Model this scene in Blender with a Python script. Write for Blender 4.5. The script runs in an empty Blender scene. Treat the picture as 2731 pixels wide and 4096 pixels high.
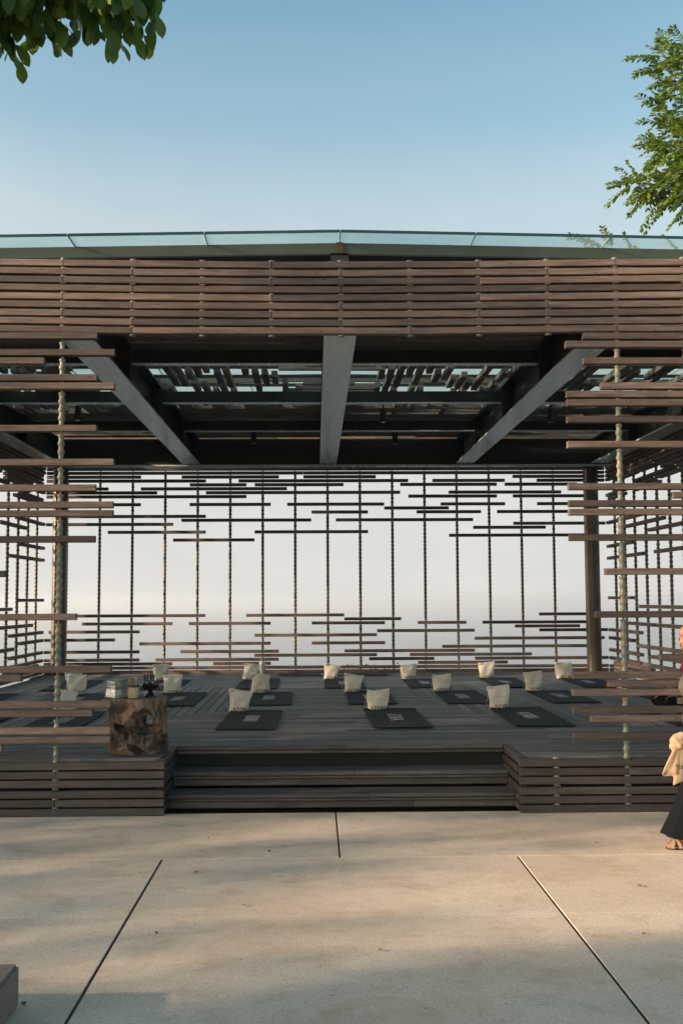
import bpy, bmesh, math, random
import numpy as np
from mathutils import Vector, Matrix, Quaternion
R = math.radians
SC = bpy.context.scene
COL = SC.collection

# ------------------------------------------------------------------ camera
CF, CT, CYAW, CROLL, CCX, CH = 4423.96, .0789, .0200, -.0043, 1349.12, 1.7338
def cam_dir(u, v):
    u -= CCX; v -= 2048
    c, s = math.cos(CROLL), math.sin(CROLL); u, v = c*u+s*v, -s*u+c*v
    x, y, z = u/CF, 1.0, -v/CF
    c, s = math.cos(CT), math.sin(CT); y, z = c*y-s*z, s*y+c*z
    c, s = math.cos(CYAW), math.sin(CYAW); x, y = c*x+s*y, -s*x+c*y
    return Vector((x, y, z))
cd = bpy.data.cameras.new('camera'); cam = bpy.data.objects.new('camera', cd); COL.objects.link(cam)
fw = cam_dir(CCX, 2048); rt = (cam_dir(CCX+100, 2048)-fw).normalized(); up = (cam_dir(CCX, 1948)-fw).normalized(); fw.normalize()
m = Matrix((rt, up, -fw)).transposed().to_4x4(); m.translation = (0, 0, CH); cam.matrix_world = m
cd.sensor_fit = 'VERTICAL'; cd.sensor_height = 36; cd.sensor_width = 24; cd.lens = CF/4096*36
cd.shift_x = (1365.5-CCX)/4096; cd.clip_end = 60000; cd.clip_start = .1
SC.camera = cam

# ------------------------------------------------------------------ sky, sun, exposure
SUN_EL, SUN_AZ = R(15.5), R(15)          # light travels towards +X and a little towards +Y
sun_travel = Vector((math.cos(SUN_EL)*math.cos(SUN_AZ), math.cos(SUN_EL)*math.sin(SUN_AZ), -math.sin(SUN_EL)))
W = bpy.data.worlds.new('World'); SC.world = W; W.use_nodes = True
nt = W.node_tree; nt.nodes.clear()
sky = nt.nodes.new('ShaderNodeTexSky'); sky.sky_type = 'NISHITA'; sky.sun_disc = False
sky.sun_elevation = SUN_EL
sky.sun_rotation = math.atan2(-sun_travel.x, -sun_travel.y)
sky.altitude = 0; sky.air_density = 1.0; sky.dust_density = .3; sky.ozone_density = 1.6
bg = nt.nodes.new('ShaderNodeBackground'); bg.inputs[1].default_value = 1.0
wo = nt.nodes.new('ShaderNodeOutputWorld')
def wn(typ, **kw):
    x = nt.nodes.new(typ)
    for k, v in kw.items(): setattr(x, k, v)
    return x
# maritime haze: a pale band hugging the horizon all the way round, thinning with elevation, with faint cloud in it
tc = wn('ShaderNodeTexCoord'); sep = wn('ShaderNodeSeparateXYZ'); nt.links.new(tc.outputs['Generated'], sep.inputs[0])
rp = wn('ShaderNodeValToRGB'); el = rp.color_ramp.elements; rp.color_ramp.interpolation = 'EASE'
for i, (p, v) in enumerate(((.0, 1), (.09, .97), (.32, .55), (.42, .16), (.52, 0))):
    if i >= len(el): el.new(.5)
    el[i].position = p; el[i].color = (v, v, v, 1)
nt.links.new(sep.outputs[2], rp.inputs[0])
mpn = wn('ShaderNodeMapping'); mpn.inputs['Scale'].default_value = (2.2, 2.2, 6); nt.links.new(tc.outputs['Generated'], mpn.inputs[0])
nz = wn('ShaderNodeTexNoise'); nz.inputs['Scale'].default_value = 2.6; nz.inputs['Detail'].default_value = 5; nz.inputs['Roughness'].default_value = .55; nt.links.new(mpn.outputs[0], nz.inputs['Vector'])
cr = wn('ShaderNodeValToRGB'); e2 = cr.color_ramp.elements; e2[0].position = .42; e2[0].color = (.315, .313, .306, 1); e2[1].position = .68; e2[1].color = (.352, .334, .322, 1)
nt.links.new(nz.outputs['Fac'], cr.inputs[0])
sc_ = wn('ShaderNodeMix', data_type='RGBA', blend_type='MULTIPLY'); sc_.inputs[0].default_value = 1; nt.links.new(sky.outputs[0], sc_.inputs[6]); sc_.inputs[7].default_value = (.097, .119, .101, 1)
# haze scatters forward: warm glow towards the unseen sun, added to lift the shade
dt = wn('ShaderNodeVectorMath', operation='DOT_PRODUCT'); nt.links.new(tc.outputs['Generated'], dt.inputs[0]); dt.inputs[1].default_value = tuple(-sun_travel)
mx0 = wn('ShaderNodeMath', operation='MAXIMUM'); nt.links.new(dt.outputs['Value'], mx0.inputs[0]); mx0.inputs[1].default_value = 0
pw = wn('ShaderNodeMath', operation='POWER'); nt.links.new(mx0.outputs[0], pw.inputs[0]); pw.inputs[1].default_value = 2.0
au = wn('ShaderNodeMix', data_type='RGBA', blend_type='ADD'); nt.links.new(pw.outputs[0], au.inputs[0]); nt.links.new(cr.outputs[0], au.inputs[6]); au.inputs[7].default_value = (3.6, 2.7, 1.85, 1)
mxw = wn('ShaderNodeMix', data_type='RGBA'); nt.links.new(rp.outputs[0], mxw.inputs[0]); nt.links.new(sc_.outputs[2], mxw.inputs[6]); nt.links.new(au.outputs[2], mxw.inputs[7])
nt.links.new(mxw.outputs[2], bg.inputs[0]); nt.links.new(bg.outputs[0], wo.inputs[0])
sl = bpy.data.lights.new('sun', 'SUN'); sl.energy = 4.7; sl.angle = R(1.0); sl.color = (1, .75, .54)
sun = bpy.data.objects.new('sun', sl); COL.objects.link(sun)
sun.rotation_euler = sun_travel.to_track_quat('-Z', 'Y').to_euler(); sun.location = (-20, -6, 12)
SC.view_settings.view_transform = 'Standard'; SC.view_settings.look = 'None'
SC.view_settings.exposure = 1.2; SC.view_settings.gamma = 1; SC.view_settings.use_curve_mapping = False
SC.render.engine = 'CYCLES'
SC.cycles.use_denoising = True
try: SC.cycles.denoiser = 'OPENIMAGEDENOISE'
except Exception: pass
SC.cycles.max_bounces = 8; SC.cycles.diffuse_bounces = 4; SC.cycles.transparent_max_bounces = 24
SC.cycles.volume_bounces = 0; SC.cycles.use_adaptive_sampling = True; SC.cycles.adaptive_threshold = .01
SC.cycles.sample_clamp_indirect = 8

# ------------------------------------------------------------------ materials
class NT:
    def __init__(s, name):
        s.m = bpy.data.materials.new(name); s.m.use_nodes = True; s.t = s.m.node_tree; s.t.nodes.clear()
        s.out = s.n('ShaderNodeOutputMaterial')
    def n(s, typ, **kw):
        x = s.t.nodes.new(typ)
        for k, v in kw.items(): setattr(x, k, v)
        return x
    def l(s, a, b): s.t.links.new(a, b)
    def bsdf(s, **kw):
        b = s.n('ShaderNodeBsdfPrincipled')
        for k, v in kw.items(): b.inputs[k.replace('_', ' ')].default_value = v
        s.l(b.outputs[0], s.out.inputs[0]); s.b = b
        return b
    def coord(s, scale=(1, 1, 1), rnd=0):
        tc = s.n('ShaderNodeTexCoord'); mp = s.n('ShaderNodeMapping'); mp.inputs['Scale'].default_value = scale
        s.l(tc.outputs['Object'], mp.inputs[0])
        if rnd:
            oi = s.n('ShaderNodeObjectInfo'); mu = s.n('ShaderNodeMath', operation='MULTIPLY'); mu.inputs[1].default_value = rnd
            s.l(oi.outputs['Random'], mu.inputs[0]); cb = s.n('ShaderNodeCombineXYZ')
            for i in range(3): s.l(mu.outputs[0], cb.inputs[i])
            s.l(cb.outputs[0], mp.inputs['Location'])
        return mp.outputs[0]
    def noise(s, vec, scale, detail=4, rough=.6, dist=0):
        x = s.n('ShaderNodeTexNoise'); x.inputs['Scale'].default_value = scale; x.inputs['Detail'].default_value = detail
        x.inputs['Roughness'].default_value = rough; x.inputs['Distortion'].default_value = dist
        s.l(vec, x.inputs['Vector']); return x.outputs['Fac']
    def ramp(s, fac, stops):
        x = s.n('ShaderNodeValToRGB'); e = x.color_ramp.elements
        while len(e) < len(stops): e.new(.5)
        for i, (p, c) in enumerate(stops):
            e[i].position = p; e[i].color = (*c, 1) if len(c) == 3 else c
        s.l(fac, x.inputs[0]); return x.outputs[0]
    def mix(s, fac, a, b, mode='MIX'):
        x = s.n('ShaderNodeMix', data_type='RGBA', blend_type=mode)
        for inp, v in ((x.inputs[0], fac), (x.inputs[6], a), (x.inputs[7], b)):
            if hasattr(v, 'links'): s.l(v, inp)
            else: inp.default_value = v if not isinstance(v, tuple) else ((*v, 1) if len(v) == 3 else v)
        return x.outputs[2]
    def math(s, op, a, b=0.0):
        x = s.n('ShaderNodeMath', operation=op)
        for i, v in enumerate((a, b)):
            if hasattr(v, 'links'): s.l(v, x.inputs[i])
            else: x.inputs[i].default_value = v
        return x.outputs[0]
    def bump(s, h, strength=.3, dist=.01):
        x = s.n('ShaderNodeBump'); x.inputs['Strength'].default_value = strength; x.inputs['Distance'].default_value = dist
        s.l(h, x.inputs['Height']); s.l(x.outputs[0], s.b.inputs['Normal'])
    def col(s, c): s.l(c, s.b.inputs['Base Color'])

def rnd_value(t, c, amt):
    """multiply colour by a per-object brightness"""
    oi = t.n('ShaderNodeObjectInfo'); hs = t.n('ShaderNodeHueSaturation')
    v = t.math('ADD', t.math('MULTIPLY', oi.outputs['Random'], 2*amt), 1-amt)
    t.l(v, hs.inputs['Value']); t.l(c, hs.inputs['Color']); return hs.outputs[0]

def wood(name, c0, c1, c2, rough=.75, var=.25, fine=1.0, blotch=.4):
    t = NT(name); b = t.bsdf(Roughness=rough)
    v = t.coord((1.2*fine, 22*fine, 22*fine), 37)
    g = t.noise(v, 3.0, 6, .65, .6)
    c = t.ramp(g, [(.25, c0), (.52, c1), (.78, c2)])
    v2 = t.coord((1, 1, 1), 91)
    bl = t.noise(v2, 2.3, 3, .6)
    c = t.mix(t.ramp(bl, [(.38, (0, 0, 0)), (.62, (1, 1, 1))]), c, t.mix(blotch, c, (.5, .5, .5), 'MULTIPLY'))
    wt = t.noise(t.coord((.8, 9, 9), 53), 3.2, 4, .7, .4)
    gy = sum(c2)/3
    c = t.mix(t.ramp(wt, [(.46, (0, 0, 0)), (.72, (.40, .40, .40))]), c, (gy*.98, gy*.86, gy*.76))
    kn = t.noise(t.coord((3, 14, 14), 17), 5, 2, .5)
    c = t.mix(t.ramp(kn, [(.68, (0, 0, 0)), (.75, (1, 1, 1))]), c, tuple(x*.45 for x in c0))
    t.col(rnd_value(t, c, var)); t.bump(g, .35, .004)
    return t.m

M = {}
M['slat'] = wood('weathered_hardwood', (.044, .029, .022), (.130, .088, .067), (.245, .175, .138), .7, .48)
M['plank'] = wood('grey_deck_timber', (.052, .050, .047), (.115, .111, .104), (.20, .193, .182), .66, .45)
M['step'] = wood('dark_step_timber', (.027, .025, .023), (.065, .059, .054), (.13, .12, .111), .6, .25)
M['ceil'] = wood('ceiling_timber', (.075, .062, .055), (.17, .142, .125), (.28, .245, .22), .7, .35)

def simple(name, c, rough=.6, metal=0, var=0, nscale=8, namt=.3, bump=0, coat=0):
    t = NT(name); b = t.bsdf(Roughness=rough, Metallic=metal)
    b.inputs['Coat Weight'].default_value = coat
    n = t.noise(t.coord((1, 1, 1), 13), nscale, 4, .6)
    cc = t.mix(n, tuple(x*(1-namt) for x in c), tuple(min(1, x*(1+namt)) for x in c))
    if var: cc = rnd_value(t, cc, var)
    t.col(cc)
    if bump: t.bump(n, bump, .003)
    return t.m
M['black_steel'] = simple('black_painted_steel', (.013, .014, .014), .45, 0, 0, 3, .4)
M['olive'] = simple('olive_painted_steel', (.10, .107, .075), .5, 0, 0, 4, .25)
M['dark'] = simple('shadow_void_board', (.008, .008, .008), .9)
M['gloss_black'] = simple('black_lacquer', (.008, .008, .009), .12, 0, 0, 6, .2)
M['joint'] = simple('joint_filler', (.035, .033, .03), .95)
M['paper'] = simple('kraft_paper', (.40, .27, .19), .9, 0, .2, 20, .2)
M['bamboo'] = simple('woven_bamboo', (.42, .34, .20), .7, 0, 0, 90, .35, .3)
M['offwhite'] = simple('cream_enamel', (.62, .57, .47), .35, 0, 0, 6, .05)
M['white_lid'] = simple('milky_plastic', (.62, .62, .60), .3, 0, 0, 6, .05)
M['ink'] = simple('dark_print', (.022, .022, .020), .8)
M['mat_print'] = simple('pale_print', (.52, .55, .50), .8)
M['rust'] = simple('rusty_plate', (.16, .08, .035), .9, 0, 0, 60, .7)
M['beige_board'] = simple('beige_board', (.42, .40, .33), .8)
M['bark'] = simple('grey_bark', (.10, .085, .065), .9, 0, 0, 14, .5, .6)
M['stem'] = simple('green_stem', (.09, .12, .035), .8)

# steel beam underside: galvanised grey with streaks, colour paled for reflected horizon light
t = NT('sky_paled_grey_flange'); b = t.bsdf(Roughness=.2); b.inputs['Specular IOR Level'].default_value = .8
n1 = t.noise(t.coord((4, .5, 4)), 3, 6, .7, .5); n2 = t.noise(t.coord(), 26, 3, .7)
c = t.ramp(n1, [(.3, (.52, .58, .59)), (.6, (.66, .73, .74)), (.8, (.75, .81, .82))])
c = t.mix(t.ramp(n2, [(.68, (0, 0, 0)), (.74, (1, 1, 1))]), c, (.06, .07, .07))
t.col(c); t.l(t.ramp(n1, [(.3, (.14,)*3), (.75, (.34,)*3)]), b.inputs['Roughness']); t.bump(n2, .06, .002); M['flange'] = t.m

# brown/olive column steel
t = NT('bronze_painted_column'); b = t.bsdf(Roughness=.38, Metallic=.35)
n1 = t.noise(t.coord((1, 1, .4)), 3, 5, .7)
t.col(t.ramp(n1, [(.3, (.055, .047, .036)), (.7, (.115, .098, .073))])); M['column'] = t.m

# patinated turned beads: brass to verdigris, by bead and along the bead
def bead_mat(name, warm):
    t = NT(name); b = t.bsdf(Roughness=.5, Metallic=.25)
    p = t.n('ShaderNodeNewGeometry'); mp = t.n('ShaderNodeMapping'); mp.inputs['Scale'].default_value = (1, 1, 1)
    t.l(p.outputs['Position'], mp.inputs[0])
    n1 = t.noise(mp.outputs[0], 9, 3, .6); n2 = t.noise(mp.outputs[0], 55, 4, .7)
    c = t.ramp(t.math('ADD', t.math('MULTIPLY', n1, .75), t.math('MULTIPLY', n2, .25)),
               [(.36, (.10, .165, .145)), (.47, (.16, .175, .135)), (.56, (.235, .20, .14)), (.68, (.18, .13, .08))] if warm else
               [(.36, (.05, .085, .065)), (.5, (.115, .10, .06)), (.66, (.15, .095, .05))])
    t.col(c); t.bump(n2, .2, .002); return t.m
M['bead'] = bead_mat('patinated_brass', True)
M['bead_far'] = bead_mat('tarnished_brass', False)

# concrete paving
t = NT('washed_concrete'); b = t.bsdf(Roughness=.88)
p = t.coord((1, 1, 1), 0); tcn = t.n('ShaderNodeNewGeometry').outputs['Position']
big = t.noise(tcn, .9, 5, .6, .4); mid = t.noise(tcn, 4.5, 5, .7); fine = t.noise(tcn, 160, 3, .7); sp = t.noise(tcn, 34, 2, .6)
c = t.ramp(big, [(.28, (.53, .42, .31)), (.5, (.60, .49, .375)), (.72, (.645, .54, .43))])
c = t.mix(t.ramp(mid, [(.52, (0, 0, 0)), (.75, (.75, .75, .75))]), c, (.42, .315, .215))
gr_ = t.noise(tcn, 58, 3, .75); c = t.mix(.75, c, t.ramp(gr_, [(.34, (.70, .69, .67)), (.5, (1, 1, 1)), (.66, (1.16, 1.15, 1.14))]), 'MULTIPLY')
c = t.mix(.55, c, t.ramp(fine, [(.32, (.48, .46, .44)), (.5, (1, 1, 1)), (.7, (1.25, 1.24, 1.22))]), 'MULTIPLY')
st1 = t.noise(tcn, 1.7, 6, .72, .9); st2 = t.noise(tcn, 11, 5, .7, .5)
c = t.mix(t.ramp(st1, [(.50, (0, 0, 0)), (.68, (.55, .55, .55))]), c, (.40, .285, .185))
c = t.mix(t.ramp(st2, [(.56, (0, 0, 0)), (.72, (.45, .45, .45))]), c, (.33, .25, .175))
c = t.mix(t.ramp(sp, [(.715, (0, 0, 0)), (.74, (1, 1, 1))]), c, (.13, .105, .08))
t.col(rnd_value(t, c, .04)); t.bump(fine, .35, .004); M['concrete'] = t.m

# canvas
t = NT('natural_canvas'); b = t.bsdf(Roughness=.9)
v = t.coord((1, 1, 1), 11); n = t.noise(v, 9, 4, .6); wv = t.noise(v, 420, 2, .5)
t.col(rnd_value(t, t.ramp(n, [(.3, (.56, .53, .44)), (.7, (.68, .65, .56))]), .06)); t.bump(wv, .25, .002)
b.inputs['Sheen Weight'].default_value = .15; M['canvas'] = t.m
# cream terry towel
t = NT('cream_terry'); b = t.bsdf(Roughness=.95); n = t.noise(t.coord(), 300, 3, .7)
t.col(t.ramp(n, [(.3, (.28, .185, .105)), (.7, (.38, .265, .16))])); t.bump(n, .5, .004); b.inputs['Sheen Weight'].default_value = .3; M['towel'] = t.m
# yoga mat rubber: fine cross ribs
t = NT('charcoal_mat'); b = t.bsdf(Roughness=.75); b.inputs['Specular IOR Level'].default_value = .2
v = t.coord((1, 1, 1), 3); w = t.n('ShaderNodeTexWave', wave_type='BANDS', bands_direction='Y'); w.inputs['Scale'].default_value = 18
w.inputs['Distortion'].default_value = .4; t.l(v, w.inputs[0]); n = t.noise(v, 6, 3, .6)
t.col(t.ramp(n, [(.3, (.013, .015, .018)), (.7, (.022, .025, .030))])); t.bump(w.outputs[1], .35, .006); M['mat'] = t.m
# glass roof: clear tinted pane with a film of dust
t = NT('tinted_roof_glass')
tr = t.n('ShaderNodeBsdfTransparent'); tr.inputs[0].default_value = (.86, .955, .955, 1)
gl = t.n('ShaderNodeBsdfGlossy'); gl.inputs['Roughness'].default_value = .04; gl.inputs[0].default_value = (.9, .95, .95, 1)
df = t.n('ShaderNodeBsdfTranslucent'); df.inputs[0].default_value = (.60, .70, .70, 1)
fr = t.n('ShaderNodeLayerWeight'); frf = t.math('ADD', t.math('MULTIPLY', t.math('POWER', fr.outputs['Facing'], 5.0), .6), .03)
n = t.noise(t.coord(), 6, 6, .75)
m1 = t.n('ShaderNodeMixShader'); t.l(t.ramp(n, [(.3, (.10,)*3), (.75, (.34,)*3)]), m1.inputs[0]); t.l(tr.outputs[0], m1.inputs[1]); t.l(df.outputs[0], m1.inputs[2])
m2 = t.n('ShaderNodeMixShader'); t.l(frf, m2.inputs[0]); t.l(m1.outputs[0], m2.inputs[1]); t.l(gl.outputs[0], m2.inputs[2])
t.l(m2.outputs[0], t.out.inputs[0]); M['glass'] = t.m
M['glass_edge'] = simple('dark_teal_glass_edge', (.006, .045, .055), .2)
# dark bottle glass
M['bottle'] = simple('dark_amber_bottle', (.006, .005, .004), .08, 0, 0, 6, .2, 0, .6)
# embossed silver
t = NT('embossed_silver'); b = t.bsdf(Roughness=.28, Metallic=1.0)
v = t.coord((1, 1, 1)); vo = t.n('ShaderNodeTexVoronoi', feature='SMOOTH_F1'); vo.inputs['Scale'].default_value = 58; t.l(v, vo.inputs[0])
n = t.noise(v, 40, 4, .7, 1.5)
h = t.math('ADD', vo.outputs['Distance'], t.math('MULTIPLY', n, .7))
t.col(t.ramp(h, [(.35, (.12, .13, .13)), (.75, (.62, .66, .66))])); t.bump(h, .5, .006); M['silver'] = t.m
# driftwood stump
t = NT('teak_root'); b = t.bsdf(Roughness=.8)
v = t.coord((1, 1, .35)); g = t.noise(t.coord((9, 9, 1.4)), 3, 7, .7, 1.8); bl = t.noise(t.coord(), 7, 5, .65, .8)
c = t.ramp(g, [(.25, (.05, .033, .024)), (.5, (.19, .128, .088)), (.75, (.50, .36, .245))])
c = t.mix(t.ramp(bl, [(.40, (0, 0, 0)), (.60, (1, 1, 1))]), c, (.045, .034, .025))
t.col(c); t.bump(t.math('ADD', g, t.math('MULTIPLY', bl, 1.5)), .9, .02); M['stump'] = t.m
# skin and clothes
t = NT('skin'); b = t.bsdf(Roughness=.58); b.inputs['Subsurface Weight'].default_value = .12
b.inputs['Subsurface Radius'].default_value = (.02, .008, .004)
t.col(t.ramp(t.noise(t.coord(), 22, 4, .6), [(.3, (.20, .082, .042)), (.7, (.28, .125, .066))])); M['skin'] = t.m
M['skin_dark'] = simple('lip', (.22, .055, .045), .4)
M['hair'] = simple('black_hair', (.008, .006, .005), .4, 0, 0, 60, .4, .3)
M['taupe'] = simple('taupe_jersey', (.070, .052, .043), .9, 0, 0, 40, .12, .1)
M['black_cloth'] = simple('black_linen', (.004, .005, .006), .85, 0, 0, 12, .3, .15)
M['black_cloth'].node_tree.nodes['Principled BSDF'].inputs['Specular IOR Level'].default_value = .1
M['red_cloth'] = simple('dark_red_cloth', (.16, .012, .012), .85, 0, 0, 12, .25, .1)
M['leather'] = simple('beige_leather', (.42, .31, .22), .5, 0, 0, 30, .1)
M['sole'] = simple('dark_sole', (.03, .022, .018), .7)
M['pearl'] = simple('white_bracelet', (.75, .73, .70), .3)

def leaf_mat(name, lo, hi, trans):
    t = NT(name); b = t.bsdf(Roughness=.38)
    b.inputs['Specular IOR Level'].default_value = .45
    g = t.n('ShaderNodeNewGeometry')
    try: r = g.outputs['Random Per Island']
    except KeyError: r = t.noise(g.outputs['Position'], 9)
    c = t.ramp(r, [(0, lo), (.55, tuple((a+d)/2 for a, d in zip(lo, hi))), (.93, hi), (1, (min(1, hi[0]*2.2), hi[1]*1.35, hi[2]))])
    t.col(c)
    tl = t.n('ShaderNodeBsdfTranslucent'); t.l(t.mix(.35, c, trans), tl.inputs[0])
    mx = t.n('ShaderNodeMixShader'); mx.inputs[0].default_value = .38
    t.l(b.outputs[0], mx.inputs[1]); t.l(tl.outputs[0], mx.inputs[2]); t.l(mx.outputs[0], t.out.inputs[0]); return t.m
M['leaf_broad'] = leaf_mat('broad_leaf', (.035, .095, .025), (.10, .20, .03), (.30, .42, .03))
M['leaf_pinnate'] = leaf_mat('pinnate_leaf', (.04, .095, .014), (.14, .24, .026), (.38, .48, .02))
M['dry_leaf'] = simple('dry_leaf', (.11, .06, .03), .8)
M['leaf_shade'] = leaf_mat('shade_leaf', (.025, .06, .018), (.07, .13, .025), (.16, .24, .02))

# ground and sea
t = NT('dry_grass_ground'); b = t.bsdf(Roughness=.95); gp = t.n('ShaderNodeNewGeometry').outputs['Position']
n = t.noise(gp, .5, 6, .7); t.col(t.ramp(n, [(.3, (.035, .055, .018)), (.6, (.07, .075, .03)), (.8, (.14, .115, .07))])); t.bump(n, .6, .05); M['ground'] = t.m
t = NT('sea_water'); b = t.bsdf(Roughness=.22); b.inputs['Base Color'].default_value = (.015, .05, .07, 1); b.inputs['IOR'].default_value = 1.333
gp = t.n('ShaderNodeNewGeometry').outputs['Position']; mp = t.n('ShaderNodeMapping'); mp.inputs['Scale'].default_value = (.02, .05, .05); t.l(gp, mp.inputs[0])
n = t.noise(mp.outputs[0], 1.0, 8, .65); t.bump(n, .35, 3.0); M['sea'] = t.m

# ------------------------------------------------------------------ mesh helpers
def link(o, parent=None):
    COL.objects.link(o)
    if parent is not None: o.parent = parent
    return o
def tag(o, label=None, cat=None, group=None, kind=None):
    if label: o['label'] = label
    if cat: o['category'] = cat
    if group: o['group'] = group
    if kind: o['kind'] = kind
    return o
def empty(name, loc=(0, 0, 0), label=None, cat=None, group=None, kind=None, rz=0):
    o = bpy.data.objects.new(name, None); o.empty_display_size = .1; o.location = loc; o.rotation_euler = (0, 0, rz)
    link(o); return tag(o, label, cat, group, kind)
class MB:
    def __init__(s): s.v = []; s.f = []
    def add(s, v, f):
        o = len(s.v); s.v += [tuple(p) for p in v]; s.f += [tuple(i+o for i in q) for q in f]; return s
    def box(s, c, d, M4=None):
        x, y, z = (q/2 for q in d)
        v = [Vector((sx*x, sy*y, sz*z)) for sx in (-1, 1) for sy in (-1, 1) for sz in (-1, 1)]
        if M4 is not None: v = [M4 @ p for p in v]
        v = [(p[0]+c[0], p[1]+c[1], p[2]+c[2]) for p in v]
        return s.add(v, [(0, 1, 3, 2), (4, 6, 7, 5), (0, 4, 5, 1), (2, 3, 7, 6), (0, 2, 6, 4), (1, 5, 7, 3)])
    def bar(s, L, w, h, ch=.004):
        """chamfered bar along local X, centred"""
        a, b = w/2, h/2
        sec = [(-a+ch, -b), (a-ch, -b), (a, -b+ch), (a, b-ch), (a-ch, b), (-a+ch, b), (-a, b-ch), (-a, -b+ch)]
        v = [(-L/2, y, z) for y, z in sec]+[(L/2, y, z) for y, z in sec]
        f = [(i, (i+1) % 8, 8+(i+1) % 8, 8+i) for i in range(8)]+[tuple(range(7, -1, -1)), tuple(range(8, 16))]
        return s.add(v, f)
    def lathe(s, prof, c=(0, 0, 0), n=12, cap=True):
        v = []; f = []
        for r, z in prof:
            v += [(c[0]+r*math.cos(2*math.pi*i/n), c[1]+r*math.sin(2*math.pi*i/n), c[2]+z) for i in range(n)]
        for j in range(len(prof)-1):
            f += [(j*n+i, j*n+(i+1) % n, (j+1)*n+(i+1) % n, (j+1)*n+i) for i in range(n)]
        if cap: f += [tuple(range(n-1, -1, -1)), tuple(range((len(prof)-1)*n, len(prof)*n))]
        return s.add(v, f)
    def tube(s, pts, rad, n=8, cap=True):
        pts = [Vector(p) for p in pts]; rad = rad if hasattr(rad, '__len__') else [rad]*len(pts)
        v = []; f = []; ref = None
        for i, p in enumerate(pts):
            d = (pts[min(i+1, len(pts)-1)]-pts[max(i-1, 0)]).normalized()
            if ref is None: ref = Vector((0, 0, 1)) if abs(d.z) < .9 else Vector((1, 0, 0))
            a = d.cross(ref).normalized(); ref2 = a.cross(d).normalized(); ref = ref2
            for k in range(n):
                q = 2*math.pi*k/n; v.append(p+(a*math.cos(q)+ref2*math.sin(q))*rad[i])
        for j in range(len(pts)-1):
            f += [(j*n+i, j*n+(i+1) % n, (j+1)*n+(i+1) % n, (j+1)*n+i) for i in range(n)]
        if cap: f += [tuple(range(n-1, -1, -1)), tuple(range((len(pts)-1)*n, len(pts)*n))]
        return s.add(v, f)
    def loft(s, rings, cap=True):
        n = len(rings[0]); v = [p for r in rings for p in r]; f = []
        for j in range(len(rings)-1):
            f += [(j*n+i, j*n+(i+1) % n, (j+1)*n+(i+1) % n, (j+1)*n+i) for i in range(n)]
        if cap: f += [tuple(range(n-1, -1, -1)), tuple(range((len(rings)-1)*n, len(rings)*n))]
        return s.add(v, f)
    def grid(s, fn, nu, nv):
        v = [fn(i/nu, j/nv) for j in range(nv+1) for i in range(nu+1)]
        f = [(j*(nu+1)+i, j*(nu+1)+i+1, (j+1)*(nu+1)+i+1, (j+1)*(nu+1)+i) for j in range(nv) for i in range(nu)]
        return s.add(v, f)
    def mesh(s, name, mat, smooth=False, fix=False):
        me = bpy.data.meshes.new(name); me.from_pydata(s.v, [], s.f)
        if fix:
            bm = bmesh.new(); bm.from_mesh(me); bmesh.ops.recalc_face_normals(bm, faces=bm.faces); bm.to_mesh(me); bm.free()
        if mat is not None: me.materials.append(M[mat] if isinstance(mat, str) else mat)
        if smooth: me.polygons.foreach_set('use_smooth', [True]*len(me.polygons))
        me.update(); return me
    def build(s, name, mat, parent=None, loc=(0, 0, 0), rot=(0, 0, 0), smooth=False, fix=False):
        return put(name, s.mesh(name, mat, smooth, fix), parent, loc, rot)
def put(name, me, parent=None, loc=(0, 0, 0), rot=(0, 0, 0), scale=None):
    o = bpy.data.objects.new(name, me); o.location = loc; o.rotation_euler = rot
    if scale: o.scale = scale
    return link(o, parent)
def smooth_by_angle(me, ang=40):
    me.polygons.foreach_set('use_smooth', [True]*len(me.polygons))
    bm = bmesh.new(); bm.from_mesh(me); a = R(ang)
    for e in bm.edges:
        if len(e.link_faces) == 2 and e.calc_face_angle(0) > a: e.smooth = False
    bm.to_mesh(me); bm.free()
_bars = {}
def bar(name, mat, L, w, h, parent, loc, rot=(0, 0, 0), ch=.004):
    k = (mat, round(L, 3), w, h, ch)
    if k not in _bars: _bars[k] = MB().bar(L, w, h, ch).mesh(name, mat)
    return put(name, _bars[k], parent, loc, rot)

# ------------------------------------------------------------------ grid of the slatted pavilion
X0, S, Q = .22, .58, .145          # centre line, post spacing, quarter step
PZ = .0707
def rz(n): return n*PZ-.0255
YF, YB, XL, XR = 9.135, 19.78, -4.83, 5.25
SH, SD = .054, .075                # slat height and depth
DECK = .445
rng = random.Random(4)

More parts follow.
